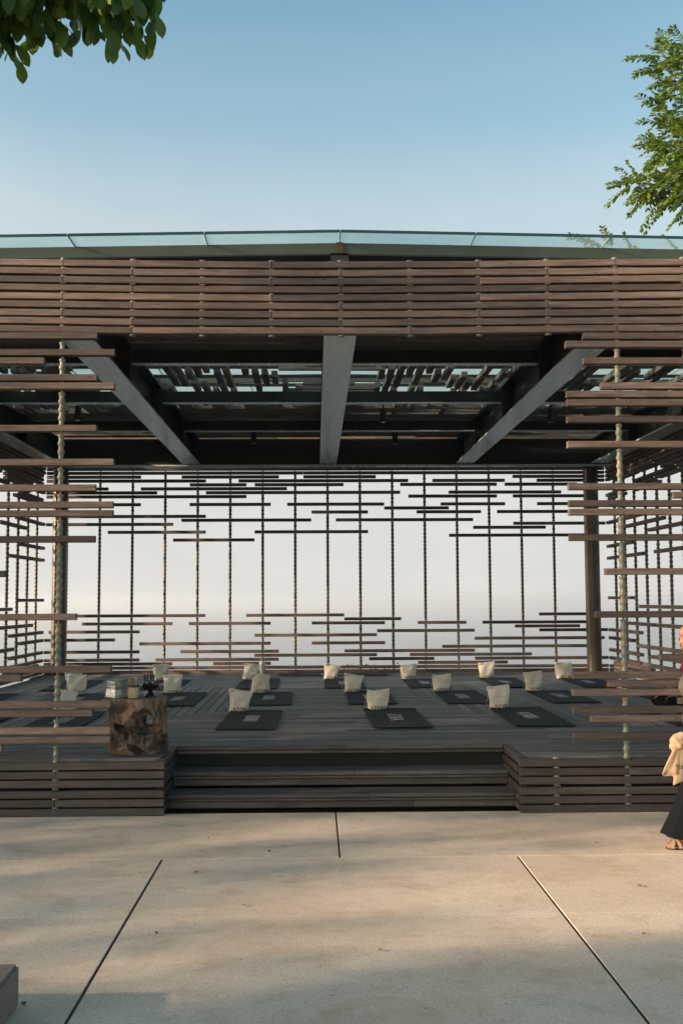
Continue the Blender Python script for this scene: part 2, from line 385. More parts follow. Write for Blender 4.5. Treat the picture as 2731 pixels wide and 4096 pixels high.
# ------------------------------------------------------------------ ground, sea, paving
def ground():
    xs = np.unique(np.concatenate([-np.geomspace(3000, 12, 26), np.linspace(-12, 14, 53), np.geomspace(14, 3000, 26)]))
    ys = np.unique(np.concatenate([-np.geomspace(3000, 4, 26), np.linspace(-4, 44, 97), np.linspace(44, 240, 40)]))
    nr = np.random.RandomState(3)
    X, Yg = np.meshgrid(xs, ys)
    side = np.clip((np.maximum(X-5.8, -5.4-X))/2.5, 0, 1)
    edge = 20.1-6.6*side*side*(3-2*side)+.5*np.sin(X*.7)*side+.35*np.sin(X*1.9+1)*side+9*np.sin(X*.013)*np.clip(abs(X)/80, 0, 1)
    s = np.maximum(0, Yg-edge)
    Zg = -.06-np.minimum(80, 1.55*s+.02*s*s)+np.where(s > 1, .6*np.sin(X*.9+Yg*.7)*np.minimum(s/6, 1), 0)
    m = MB(); n = len(xs)
    m.v = [tuple(p) for p in np.stack([X.ravel(), Yg.ravel(), Zg.ravel()], 1).tolist()]
    m.f = [(j*n+i, j*n+i+1, (j+1)*n+i+1, (j+1)*n+i) for j in range(len(ys)-1) for i in range(n-1)]
    tag(m.build('ground', 'ground', smooth=True), 'grassy cliff top with steep slope down to the sea', 'ground', kind='structure')
ground()
tag(MB().grid(lambda u, v: (-30000+60000*u, -2200+42400*v, -75), 40, 40).build('sea', 'sea'), 'calm pale sea far below the cliff', 'sea', kind='structure')

pav = MB().box((.16, 4.6, -.056), (17, 9.2, .10)).build('pavement', 'joint')
tag(pav, 'pale washed concrete paving in front of the deck', 'pavement', kind='structure')
def slab(x0, x1, y0, y1, soft=0):
    b = .0018; bs_ = .0012 if soft == 6 else b; bn_ = .0012 if soft == 9 else b
    v = [(x0, y0, -.06), (x1, y0, -.06), (x1, y1, -.06), (x0, y1, -.06), (x0, y0, -b), (x1, y0, -b), (x1, y1, -b), (x0, y1, -b),
         (x0+b, y0+bs_, 0), (x1-b, y0+bs_, 0), (x1-b, y1-bn_, 0), (x0+b, y1-bn_, 0)]
    cx, cy = (x0+x1)/2, (y0+y1)/2
    MB().add([(p[0]-cx, p[1]-cy, p[2]) for p in v], [(0, 1, 5, 4), (1, 2, 6, 5), (2, 3, 7, 6), (3, 0, 4, 7), (4, 5, 9, 8), (5, 6, 10, 9), (6, 7, 11, 10), (7, 4, 8, 11), (8, 9, 10, 11)]) \
        .build('slab', 'concrete', pav, (cx, cy, 0))
PW = 2.39
for k in range(-3, 4):
    if -2 <= k < 2: slab(.16+k*2*PW+.007, .16+(k+1)*2*PW-.007, 7.618, 9.195)
    x = .163+(k-.5)*PW
    slab(x+.008, x+PW-.008, 6.2458, 7.606, 6); slab(x+.008, x+PW-.008, 3.3, 6.2442, 9); slab(x+.008, x+PW-.008, .4, 3.292)
M['block_concrete'] = simple('grey_block_concrete', (.17, .14, .112), .9, 0, 0, 5, .3, .2)
blk = MB()
blk.v = []; bm_ = .012
blk.box((0, 0, .09), (1.3, 1.5, .18))
lowblock = blk.mesh('low_block', 'block_concrete')
bm = bmesh.new(); bm.from_mesh(lowblock); bmesh.ops.bevel(bm, geom=[e for e in bm.edges], offset=.012, segments=2, affect='EDGES'); bm.to_mesh(lowblock); bm.free()
tag(put('low_concrete_block', lowblock, None, (-1.274-.65, 4.915-.75, .002)), 'low concrete block with a sharp corner resting on the paving', 'block')

# ------------------------------------------------------------------ turned beads and slatted screens
bead_prof = [(.0295, -.0345), (.0300, -.031), (.0285, -.027), (.0225, -.013), (.0205, 0), (.0225, .013), (.0285, .027), (.0300, .031), (.0295, .0345)]
bead_me = MB().lathe(bead_prof, n=14).mesh('bead', 'bead', True); smooth_by_angle(bead_me, 50)
bead_far_v = MB().lathe([(.030, -.0345), (.030, -.029), (.0205, -.006), (.0205, .006), (.030, .029), (.030, .0345)], n=8)
disc_me = MB().lathe([(.024, -.0085), (.030, -.005), (.030, -.001), (.026, 0), (.030, .001), (.030, .005), (.024, .0085)], n=12).mesh('disc', 'bead', True)
rod_prof = lambda z0, z1: [(.011, z0), (.011, z1)]

def screen(root, axis, fixed, slats, posts, near, sag=None, mat='slat', along0=0):
    """slats: (row, a, b) in metres along the axis; posts: (a, row0, row1)"""
    rot = (0, 0, 0) if axis == 'x' else (0, 0, R(90))
    P = lambda a, z: (a, fixed, z) if axis == 'x' else (fixed, a, z)
    rows = {}
    for r, a, b in slats:
        if b-a < .08: continue
        z0, z1 = (0, 0) if sag is None else (sag(a, r), sag(b, r))
        L = b-a
        q = (rot[0], -math.atan2(z1-z0, L) if axis == 'x' else 0, rot[2])
        bar('slat', mat, L, SD, SH, root, P((a+b)/2, rz(r)+(z0+z1)/2), q)
        rows.setdefault(r, []).append((a, b))
    has = lambda r, a: any(x-.01 <= a <= y+.01 for x, y in rows.get(r, ()))
    for a, r0, r1 in posts:
        g = sag(a, 60) if sag else 0
        if near:
            po = MB().lathe(rod_prof(rz(r0)-.03+g, rz(r1)+.03+g), n=8).build('post', 'bead', root, P(a, 0))
            for r in range(r0, r1+1):
                if not has(r, a): put('bead', bead_me, po, (0, 0, rz(r)+g), (0, 0, rng.random()*6))
                elif has(r+1, a) or r == r1: put('disc', disc_me, po, (0, 0, rz(r)+PZ/2+g))
                elif False: pass
            if has(r0, a): put('disc', disc_me, po, (0, 0, rz(r0)-PZ/2+g))
        else:
            mb = MB().lathe(rod_prof(rz(r0)-.03, rz(r1)+.03), n=6)
            for r in range(r0, r1+1):
                if not has(r, a):
                    mb.add([(x, y, z+rz(r)) for x, y, z in bead_far_v.v], bead_far_v.f)
            me = mb.mesh('post', 'bead_far'); smooth_by_angle(me, 50); put('post', me, root, P(a, 0))

# --- back screen, read row by row; ends fall on quarter steps of the post spacing
KL, KR = (XL-X0)/Q+.2, (XR-X0)/Q-.2
BK = {56: [('L', -23), (-18, -6), (-3, 6), (23, 'R')], 55: [('L', -15), (-11, 10), (13, 22), (26, 'R')],
 54: [(-17, -10), (-9, 2), (9, 21), (22, 31)], 53: [(-31, -27), (-23, -5)], 52: [('L', -21), (-15, 9), (15, 29)],
 51: [('L', -10), (10, 21), (23, 33)], 49: [(-31, -23), (-17, -7), (-5, 7), (14, 22), (26, 33)], 48: [(7, 15)],
 47: [(-2, 5), (11, 19), (21, 33)], 46: [(-33, -15)], 45: [(-18, -2), (1, 18)], 44: [('L', -19), (23, 'R')], 43: [(18, 27)],
 42: [(-27, -15), (-9, 5)], 41: [(15, 33)], 40: [(-19, -9)],
 21: [(-33, -15), (-10, 2), (26, 32.5)], 20: [(2, 9)], 19: [(-30, -19), (-17, -7), (-2, 7), (11, 17), (19, 32.5)], 18: [(23, 31)],
 17: [(-34, -23), (6, 18), (26, 'R')], 16: [(-9, 6)], 15: [('L', -26), (18, 34)], 14: [(-23, -7), (-2, 7)], 13: [(14, 32.5)],
 12: [('L', -23), (-18, -6), (2, 18)], 11: [(-9, 6), (10, 25)], 10: [('L', -23), (-21, -6), (5, 13), (18, 'R')],
 9: [('L', -19), (-14, -7), (11, 22)]}
for r in (7, 8): BK[r] = [('L', -20), (-20, -4), (-4, 12), (12, 26), (26, 'R')]
for r in range(57, 69):
    o = (r*5) % 12; ks = ['L']+[k for k in range(-36+o, 34, 12) if KL+2 < k < KR-2]+['R']; BK[r] = list(zip(ks[:-1], ks[1:]))
kx = lambda k: XL+.04 if k == 'L' else XR-.04 if k == 'R' else X0+Q*k
bs = []
for r, l in BK.items():
    for a, b in l: bs.append((r, kx(a)+.002, kx(b)-.002))
root = empty('slatted_screen', (0, 0, 0), 'open hardwood screen along the sea side of the deck behind the mats', 'screen', 'slatted screens round the pavilion')
screen(root, 'x', YB, bs, [(X0+S*i, 7, 68) for i in range(-8, 9)], False)

# --- side screens
def side(xf, label, data, seed):
    rr = random.Random(seed); sl_ = []
    ky = lambda k: YB-.05+Q*k
    for r, a, b in data: sl_.append((r, ky(a)+.002, ky(b)-.002))
    far = min(YB+Q*a for r, a, b in data)
    KMIN = -73
    for r in list(range(57, 66))+[7, 8]:
        o = (r*5) % 12; ks = [KMIN]+[k for k in range(KMIN+2+o, -3, 12)]+[0]
        for a, b in zip(ks[:-1], ks[1:]): sl_.append((r, ky(a)+.002, ky(b)-.002))
    used = {}
    for r, a, b in data: used.setdefault(r, []).append(a)
    for r in list(range(9, 26))+list(range(34, 57)):
        dens = .95 if r >= 54 else .72 if r >= 50 else .5 if r >= 44 or r <= 12 else .3
        k = min(used.get(r, [-20]))-1 if r < 50 or r in used else -1
        k = min(k, -1)
        if r < 50: k = min(k, -29)
        while k > KMIN+4:
            n = rr.randint(6, 16)
            if rr.random() < dens: sl_.append((r, ky(max(KMIN, k-n))+.002, ky(k)-.002)); k -= n+rr.choice((0, 0, 1, 2) if r >= 54 else (2, 4, 7))
            else: k -= rr.randint(3, 8)
    root = empty('slatted_screen', (0, 0, 0), label, 'screen', 'slatted screens round the pavilion')
    screen(root, 'y', xf, sl_, [(19.28-.605*i, 7, 65) for i in range(17)], False)
side(XL, 'open hardwood side screen behind the left steel column and curled mat', [(52, -9, 0), (49, -13, 0), (42, -19, -8), (44, -12, 0), (38, -11, 0), (35, -15, 0), (25, -11, 0),
     (23, -22, -14), (19, -24, -5), (17, -14, 0), (15, -10, 0), (14, -25, -13), (12, -14, 0), (10, -14, 0), (9, -16, -2)], 5)
side(XR, 'open hardwood side screen beside the right steel column, behind the walking woman', [(51, -6, 0), (44, -18, 0), (42, -22, -8), (40, -28, -17), (38, -11, 0), (35, -15, 0), (35, -34, -19), (25, -10, 0),
     (23, -30, -13), (19, -18, -7), (19, -36, -19), (17, -13, 0), (15, -10, 0), (12, -13, 0), (14, -36, -12), (10, -13, 0), (9, -17, -2), (10, -30, -14), (12, -36, -17),
     (52, -26, -12), (53, -40, -22), (55, -9, 0), (54, -13, -4), (56, -14, 0)], 8)

# --- entrance screen: fascia boards plus loose slats either side of the opening
fs = []
px = lambda i: X0+S*i
XA, XZ = XL+.03, XR-.03
def fascia_row(r, br):
    ed = [XA]+[px(i) for i in br]+[XZ]
    for a, b in zip(ed[:-1], ed[1:]): fs.append((r, a+.003, b-.003))
for r, br in {65: (-7, -4, -1, 2, 4, 7), 64: (-6, -3, 0, 3, 6), 63: (-7, -4, -1, 2, 5), 62: (-6, -3, 0, 3, 6), 61: (-7, -4, -1, 2, 5), 60: (-6, -3, 0, 3, 6),
              59: (-7, -4, -1, 2, 5), 58: (-6, -3, 0, 3, 6), 57: (-6, -3, 1, 4, 7)}.items(): fascia_row(r, br)
LEFT = {56: -14, 54: -13, 53: -17, 51: -14, 50: -13, 45: -14, 41: -13, 38: -14, 36: -13, 35: -13, 32: -14, 28: -19, 23: -15, 17: -13, 16: -18, 13: -13, 12: -14, 10: -13, 9: -13, 8: -19}
RIGHT = {56: 14, 55: 13, 53: 14, 50: 15, 49: 13, 48: 13, 46: 13, 43: 13, 38: 13, 37: 19, 36: 13, 35: 13, 32: 13, 28: 15, 23: 14.4, 18: 18, 16: 13, 15: 15, 14: 13, 13: 19, 12: 13, 11: 14, 9: 13}
for r, k in LEFT.items():
    fs.append((r, X0+Q*(k-rng.choice((10, 12, 14)) if k < -17 else -25-(r*3) % 6), X0+Q*k))
    if r % 3: fs.append((r, XA, XA+Q*rng.choice((4, 6, 8))))
for r, k in RIGHT.items():
    fs.append((r, X0+Q*k, X0+Q*(25+(r*3) % 6)))
    if r % 3: fs.append((r, XZ-Q*rng.choice((3, 4, 5)), XZ))
sagf = lambda x, r: -.034*max(0, 1-((x-X0+.35)/2.9)**2) if r >= 57 else 0
root = empty('slatted_screen', (0, 0, 0), 'street-front hardwood screen with deep board fascia above the wide entrance', 'screen', 'slatted screens round the pavilion')
posts = [(px(i), 57, 65) for i in range(-3, 4)]+[(px(i), 7, 65) for i in (-8, -7, -6, -5, -4, 4, 5, 6, 7, 8)]
screen(root, 'x', YF, fs, posts, True, sagf)
for i in range(-8, 9):                   # hardwood shims under the third board and the rod nuts on top
    bar('shim', 'slat', .045, SD+.012, .012, root, (px(i), YF-.004, rz(62)+PZ/2+sagf(px(i), 60)))
    if i % 4 == 0 or i in (5, -3): put('nut', disc_me, root, (px(i), YF, rz(65)+PZ/2+.004+sagf(px(i), 60)))

# ------------------------------------------------------------------ deck
deck = MB()
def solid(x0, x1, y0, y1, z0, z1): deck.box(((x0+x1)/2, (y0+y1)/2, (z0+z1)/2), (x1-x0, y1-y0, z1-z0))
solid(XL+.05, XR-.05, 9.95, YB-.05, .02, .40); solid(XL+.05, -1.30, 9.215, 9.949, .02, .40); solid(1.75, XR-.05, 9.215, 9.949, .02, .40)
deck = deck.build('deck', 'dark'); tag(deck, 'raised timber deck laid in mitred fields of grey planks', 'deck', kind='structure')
PW_ = .1065; GAP = .009
planks = []                                # (dir, cx, cy, length)
def split(a, b, lo, hi, rr):
    out = []; 
    while b-a > hi:
        c = a+rr.uniform(lo, hi)
        if b-c < .5: break
        out.append((a, c)); a = c
    out.append((a, b)); return out
rr = random.Random(11)
ny = int(round((YB-.06-9.20)/PW_)); W0 = 1.26
def halfw(y): return W0+max(0, 13.05-y, (y-16.3))
for j in range(ny):
    y = 9.205+PW_*(j+.5)
    hw = round(halfw(y)/PW_)*PW_ if y > 11.2 and y < 18.7 else 9
    spans = [(max(XL+.06, X0-hw), min(XR-.06, X0+hw))]
    if y < 9.93: spans = [(XL+.06, -1.275), (1.725, XR-.06)]
    for a, b in spans:
        for c, d in split(a, b, 1.3, 3.0, rr): planks.append(('x', (c+d)/2, y, d-c-.004))
for sgn in (-1, 1):
    i = 0
    while True:
        xx = W0+PW_*(i+.5); xc = X0+sgn*(round(W0/PW_)*PW_+PW_*(i+.5)); i += 1
        if xc < XL+.06+PW_/2 or xc > XR-.06-PW_/2: break
        js = [j for j in range(ny) if 11.2 < 9.205+PW_*(j+.5) < 18.7 and round(halfw(9.205+PW_*(j+.5))/PW_)*PW_ < abs(xc-X0)]
        if not js: continue
        a, b = 9.205+PW_*js[0], 9.205+PW_*(js[-1]+1)
        for c, d in split(a, b, 1.2, 2.8, rr): planks.append(('y', xc, (c+d)/2, d-c-.004))
planks.sort(key=lambda p: p[2]-.35*p[3])
rest = MB()
for i, (dr, x, y, L) in enumerate(planks):
    dz = rr.uniform(-.0025, .0025)
    if i < 300:
        bar('plank', 'plank', L, PW_-GAP, .04, deck, (x, y, DECK-.02+dz), (0, 0, 0 if dr == 'x' else R(90)), .0035)
    else:
        w = PW_-GAP
        rest.box((x, y, DECK-.02+dz), (L, w, .04) if dr == 'x' else (w, L, .04))
t = NT('far_deck_timber'); b = t.bsdf(Roughness=.62)
g_ = t.n('ShaderNodeNewGeometry'); gn = t.noise(t.coord((1, 1, 1)), 9, 5, .7)
c = t.ramp(gn, [(.25, (.07, .066, .061)), (.5, (.135, .129, .12)), (.78, (.21, .20, .19))])
hs = t.n('ShaderNodeHueSaturation'); t.l(t.math('ADD', t.math('MULTIPLY', g_.outputs['Random Per Island'], .6), .7), hs.inputs['Value']); t.l(c, hs.inputs['Color']); t.col(hs.outputs[0]); M['plank_far'] = t.m
o = rest.build('plank_field', 'plank_far', deck); o['kind'] = 'stuff'

# ------------------------------------------------------------------ plinths and steps
def plinth(x0, x1, inner, label):
    root = empty('plinth', ((x0+x1)/2, YF, 0), label, 'plinth', 'slatted plinths beside the steps')
    cx = (x0+x1)/2
    br = [px(i) for i in range(-8, 9) if x0+.3 < px(i) < x1-.3]
    for r in range(1, 7):
        z = rz(r)-(.012 if r <= 3 else 0)
        cut = [b for i, b in enumerate(br) if (i+r) % 3 == 0] if r not in (6,) else [b for i, b in enumerate(br) if i % 4 == 3]
        ed = [x0]+cut+[x1]
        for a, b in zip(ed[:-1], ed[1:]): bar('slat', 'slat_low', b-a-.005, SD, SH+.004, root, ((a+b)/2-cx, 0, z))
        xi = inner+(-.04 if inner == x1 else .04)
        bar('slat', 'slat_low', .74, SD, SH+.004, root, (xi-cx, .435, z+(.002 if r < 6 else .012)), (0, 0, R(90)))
    for b in br:
        z = rz(7)-.012
        put('disc', disc_me, root, (b-cx, -.004, rz(6)+PZ/2+.002))
        for r in range(0, 6): put('disc', disc_me, root, (b-cx, -.006, rz(r)+PZ/2-(.012 if r <= 2 else 0)))
        bar('shim', 'slat_low', .05, SD+.012, .014, root, (b-cx, -.004, rz(3)+PZ/2-.008))
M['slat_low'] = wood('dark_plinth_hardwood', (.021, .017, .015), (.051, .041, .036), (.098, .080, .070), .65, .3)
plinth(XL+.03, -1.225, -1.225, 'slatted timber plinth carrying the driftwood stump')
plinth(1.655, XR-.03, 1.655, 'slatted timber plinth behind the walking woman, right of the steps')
st = empty('staircase', (X0, 9.5, 0), 'three wide dark timber steps up to the deck', 'stairs')
SX0, SX1 = -1.224, 1.654; SL = SX1-SX0; sxc = (SX0+SX1)/2-X0
rr = random.Random(2)
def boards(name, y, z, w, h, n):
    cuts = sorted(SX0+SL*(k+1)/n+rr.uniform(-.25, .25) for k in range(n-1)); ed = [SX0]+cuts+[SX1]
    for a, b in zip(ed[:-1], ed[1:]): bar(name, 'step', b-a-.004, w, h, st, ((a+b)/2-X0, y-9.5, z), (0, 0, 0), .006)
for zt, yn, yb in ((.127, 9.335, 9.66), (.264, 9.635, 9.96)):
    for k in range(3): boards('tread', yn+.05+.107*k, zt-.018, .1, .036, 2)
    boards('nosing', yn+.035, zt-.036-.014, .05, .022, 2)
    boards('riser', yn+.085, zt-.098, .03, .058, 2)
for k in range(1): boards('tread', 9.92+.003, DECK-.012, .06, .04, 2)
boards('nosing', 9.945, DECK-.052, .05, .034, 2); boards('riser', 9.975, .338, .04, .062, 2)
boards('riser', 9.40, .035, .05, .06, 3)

# ------------------------------------------------------------------ steel frame
fr = empty('steel_frame', (X0, 14.3, 0), 'black steel roof frame with grey beam undersides on bronze round columns', 'frame')
def fbox(name, mat, x0, x1, y0, y1, z0, z1, parent=fr):
    c = Vector(((x0+x1)/2, (y0+y1)/2, (z0+z1)/2)); q = c-Vector(fr.location) if parent is fr else c
    return MB().box((0, 0, 0), (x1-x0, y1-y0, z1-z0)).build(name, mat, parent, q)
BX = (-4.5, -2.14, .225, 2.59, 4.95)
for x in BX:                               # main beams: web, flanges, underside coloured pale for reflected sky
    web = fbox('beam_web', 'black_steel', x-.012, x+.012, 9.40, 19.04, 4.101, 4.489)
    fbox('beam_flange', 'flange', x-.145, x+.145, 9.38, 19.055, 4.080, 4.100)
    fbox('beam_flange', 'black_steel', x-.145, x+.145, 9.38, 19.055, 4.490, 4.510)
    for yy in (10.2, 11.9, 14.3, 16.75):
        for s in (-1, 1): fbox('stiffener', 'black_steel', min(x+s*.013, x+s*.14), max(x+s*.013, x+s*.14), yy-.006, yy+.006, 4.102, 4.488)
for yy in (9.62, 11.92, 14.33, 16.75):
    for a, b in zip(BX[:-1], BX[1:]):
        fbox('cross_beam', 'black_steel', a+.147, b-.147, yy, yy+.09, 4.31, 4.455)
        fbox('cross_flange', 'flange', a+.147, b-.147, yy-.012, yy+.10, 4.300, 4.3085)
for a, b in ((XL+.1, XR-.1),):
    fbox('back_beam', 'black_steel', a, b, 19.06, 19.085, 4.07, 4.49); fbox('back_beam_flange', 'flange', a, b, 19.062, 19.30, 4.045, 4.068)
    fbox('back_beam_flange', 'black_steel', a, b, 19.062, 19.30, 4.492, 4.512)
for x in (-4.478, 4.893):
    c = MB().lathe([(.131, 0), (.131, 3.62)], n=40).build('column', 'column', fr, (x-fr.location.x, 19.5-fr.location.y, DECK-.02), smooth=True); smooth_by_angle(c.data, 50)
    MB().box((0, 0, 0), (.34, .34, .02)).build('cap_plate', 'black_steel', c, (0, 0, 3.632))
for x in (-4.478, 4.893):                  # front columns of the same row stand out of frame
    c = MB().lathe([(.131, 0), (.131, 3.62)], n=40).build('column', 'column', fr, (x-fr.location.x, 9.62-fr.location.y, DECK-.02), smooth=True); smooth_by_angle(c.data, 50)

# ceiling of loose slats: same mitred fields as the deck
ce = empty('slatted_ceiling', (X0, 14.3, 4.5), 'dark timber slat ceiling with gaps above the steel beams', 'ceiling')
rr = random.Random(21); cs = []
py = .112
n = int((19.0-9.35)/py)
for j in range(n):
    y = 9.36+py*(j+.5)
    inner = 12.4 < y < 16.1
    if inner: spans = [(X0-.5+rr.uniform(-.2, .2), X0+.5+rr.uniform(-.2, .2))]
    else: spans = [(XL+.1, XR-.1)]
    dens = .50 if inner else .80 if y > 16 else 1.0
    for a, b in spans:
        for c, d in split(a, b, .9, 2.2, rr):
            if rr.random() < dens: cs.append(('x', (c+d)/2, y, d-c-.01))
for sgn in (-1, 1):
    for i in range(40):
        x = X0+sgn*(.55+.118*(i+.5))
        if not XL+.1 < x < XR-.1: continue
        y = 12.4+rr.uniform(-.2, .2)
        while y < 16.1:
            L = rr.uniform(.35, 1.2)
            if rr.random() < .63: cs.append(('y', x, y+L/2, L))
            y += L+rr.choice((.04, .1, .25))
cs.sort(key=lambda p: p[2]); extra = MB()
for i, (dr, x, y, L) in enumerate(cs):
    if i < 300: bar('slat', 'ceil', L, .075, .075, ce, (x-X0, y-14.3, 4.5565-4.5+rr.uniform(0, .012)), (0, 0, 0 if dr == 'x' else R(90)), .003)
    else: extra.box((x-X0, y-14.3, .06+rr.uniform(0, .01)), (L, .075, .075) if dr == 'x' else (.075, L, .075))
if extra.v: e_ = extra.build('slat_field', 'ceil', ce); e_['kind'] = 'stuff'
for y in np.arange(9.6, 19, .58):          # batten rails that carry the slats
    MB().box((0, 0, 0), (XR-XL-.3, .035, .04)).build('batten', 'black_steel', ce, (0, y-14.3, .135))

# glass roof on olive rafters, low ridge on the centre line
gr = empty('glass_roof', (X0, 9.5, 4.8), 'teal glass roof edge on an olive steel beam above the board fascia', 'roof')
SLP = .0172
zr = lambda x: 4.868-SLP*abs(x-X0)
def rafter(name, mat, xa, xb, y0, y1, zoff0, zoff1):
    mb = MB(); pts = [xa, xb]
    v = []
    for x in pts:
        for y in (y0, y1):
            for zo in (zoff0, zoff1): v.append((x-X0, y-9.5, zr(x)+zo-4.8))
    mb.add(v, [(0, 1, 3, 2), (4, 6, 7, 5), (0, 4, 5, 1), (2, 3, 7, 6), (0, 2, 6, 4), (1, 5, 7, 3)])
    return mb.build(name, mat, gr, fix=True)
for xa, xb in ((XL-.1, X0), (X0, XR+.1)):
    rafter('edge_beam', 'olive', xa, xb, 9.53, 9.60, -.105, -.001); rafter('edge_flange', 'black_steel', xa, xb, 9.50, 9.68, -.120, -.106)
    for yy in (11.4, 13.3, 15.2, 17.1, 19.0): rafter('purlin', 'olive', xa, xb, yy, yy+.06, -.10, -.002)
seams = [X0+2.315*k for k in (-2, -1, 0, 1, 2)]; seams = [XL-.1]+[X0+1.16*k for k in range(-4, 5)]+[XR+.1]
seams = [XL-.1]+[X0+1.16*2*k*.5*1.0 for k in (-4, -3, -2, -1, 0, 1, 2, 3, 4)]+[XR+.1]
for i, (a, b) in enumerate(zip(seams[:-1], seams[1:])):
    for j, (y0, y1) in enumerate(zip((9.245, 11.43, 13.33, 15.23, 17.13), (11.424, 13.324, 15.224, 17.124, 19.2))):
        g = rafter('pane', 'glass', a+.004, b-.004, y0, y1, .001, .013)
        if j == 0:
            e = rafter('glass_edge', 'glass_edge', a+.004, b-.004, 9.232, 9.244, -.004, .018); e.parent = g
for x in seams[1:-1]:
    rafter('seam', 'beige_board', x-.0035, x+.0035, 9.25, 19.1, .000, .016)
MB().box((0, 0, 0), (.06, .01, .12)).build('rusty_bracket', 'rust', gr, (0, .022, .01))
MB().box((0, 0, 0), (.16, .10, .08)).build('packing_block', 'black_steel', gr, (0, .05, -.07))
MB().box((0, 0, 0), (.10, .02, .06)).build('packing_block', 'beige_board', gr, (.13, .16, -.11))

# spotlights under the ceiling
for x, y, wh in ((-.97, 17.4, 'left of the centre beam in the last bay'), (1.27, 17.45, 'right of the centre beam in the last bay'), (-3.25, 15.1, 'beyond the left inner beam'), (.95, 15.3, 'right of the centre beam in the middle bay'), (3.3, 15.3, 'beyond the right inner beam')):
    sp = empty('spotlight', (x, y, 4.5), 'black tube spotlight hanging '+wh, 'lamp', 'ceiling spotlights')
    MB().lathe([(.012, -.10), (.012, .02)], n=8).build('stem', 'black_steel', sp)
    c = MB().lathe([(.045, -.30), (.045, -.11), (.03, -.10)], n=16).build('lamp_body', 'black_steel', sp, smooth=False)
    MB().lathe([(.036, -.3015), (.036, -.3005)], n=16).build('lens', 'gloss_black', sp)


# ------------------------------------------------------------------ lettering (drawn as strokes: thin and thick serif-like capitals)
def stroke(a, b, w):
    a, b = Vector(a), Vector(b); d = (b-a).normalized(); n_ = Vector((-d.y, d.x))*w/2
    return [tuple(a-n_), tuple(b-n_), tuple(b+n_), tuple(a+n_)]
def glyph(ch, serif=True):
    th, tk = (.11, .23) if serif else (.19, .19)
    q = []
    if ch == 'A': q = [stroke((.0, 0), (.40, 1), th), stroke((.36, 1), (.80, 0), tk), stroke((.17, .35), (.62, .35), th)]; w = .84; sf = [(.0, 0), (.78, 0)]
    elif ch == 'Z': q = [stroke((.03, .96), (.66, .96), th+.02), stroke((.60, .97), (.08, .03), tk), stroke((.02, .04), (.68, .04), th+.02)]; w = .72; sf = []
    elif ch == 'O':
        n_ = 18; ou = [(.42+.42*math.cos(6.2832*i/n_), .5+.52*math.sin(6.2832*i/n_)) for i in range(n_)]
        inn = [(.42+(.42-tk)*math.cos(6.2832*i/n_), .5+(.52-th)*math.sin(6.2832*i/n_)) for i in range(n_)]
        q = [[ou[i], ou[(i+1) % n_], inn[(i+1) % n_], inn[i]] for i in range(n_)]; w = .88; sf = []
    elif ch == 'R':
        q = [stroke((.13, 0), (.13, 1), tk), stroke((.2, .96), (.40, .96), th), stroke((.2, .5), (.40, .5), th), stroke((.34, .5), (.68, 0), tk)]
        n_ = 8; A_ = [(.38+.25*math.sin(3.1416*i/n_), .73+.27*math.cos(3.1416*i/n_)) for i in range(n_+1)]; B_ = [(.38+(.25-tk)*math.sin(3.1416*i/n_), .73+(.27-th)*math.cos(3.1416*i/n_)) for i in range(n_+1)]
        q += [[A_[i], A_[i+1], B_[i+1], B_[i]] for i in range(n_)]; w = .72; sf = [(.13, 0), (.68, 0)]
    else: q = [stroke((.13, 0), (.13, 1), tk)]; w = .27; sf = [(.13, 0), (.13, 1)]
    if serif: q += [stroke((x-.14, y if y else .02), (x+.14, y if y else .02), .05) for x, y in sf]
    return q, w
def lettering(text='AZORIA', serif=True, sp=.14):
    polys = []; x = 0
    for ch in text:
        q, w = glyph(ch, serif)
        for p in q:                                   # subdivide each stroke so it can follow a curved surface
            if len(p) == 4:
                a, b, c, d = (Vector(z) for z in p)
                for i in range(2):
                    s0, s1 = i/2, (i+1)/2
                    polys.append([(*(a.lerp(b, s0)+Vector((x, 0))),), (*(a.lerp(b, s1)+Vector((x, 0))),), (*(d.lerp(c, s1)+Vector((x, 0))),), (*(d.lerp(c, s0)+Vector((x, 0))),)])
        x += w+sp
    return polys, x-sp
def letter_mesh(name, mat, fn, text='AZORIA', serif=True, sp=.14):
    """fn maps (x/width, y) to a 3-D point"""
    polys, w = lettering(text, serif, sp); mb = MB()
    for p in polys: mb.add([fn(a/w, b) for a, b in p], [(0, 1, 2, 3)])
    return mb.mesh(name, mat)
def text_polys(body):
    cu = bpy.data.curves.new('txt', 'FONT'); cu.body = body; cu.size = 1; cu.resolution_u = 1
    o = bpy.data.objects.new('txt', cu); COL.objects.link(o)
    bpy.context.view_layer.update()
    me = bpy.data.meshes.new_from_object(o.evaluated_get(bpy.context.evaluated_depsgraph_get()))
    v = [tuple(p.co) for p in me.vertices]; f = [tuple(p.vertices) for p in me.polygons]
    bpy.data.objects.remove(o); bpy.data.curves.remove(cu); bpy.data.meshes.remove(me)
    return v, f
SMALL = text_polys('Live in Motion')
sw = max(p[0] for p in SMALL[0])

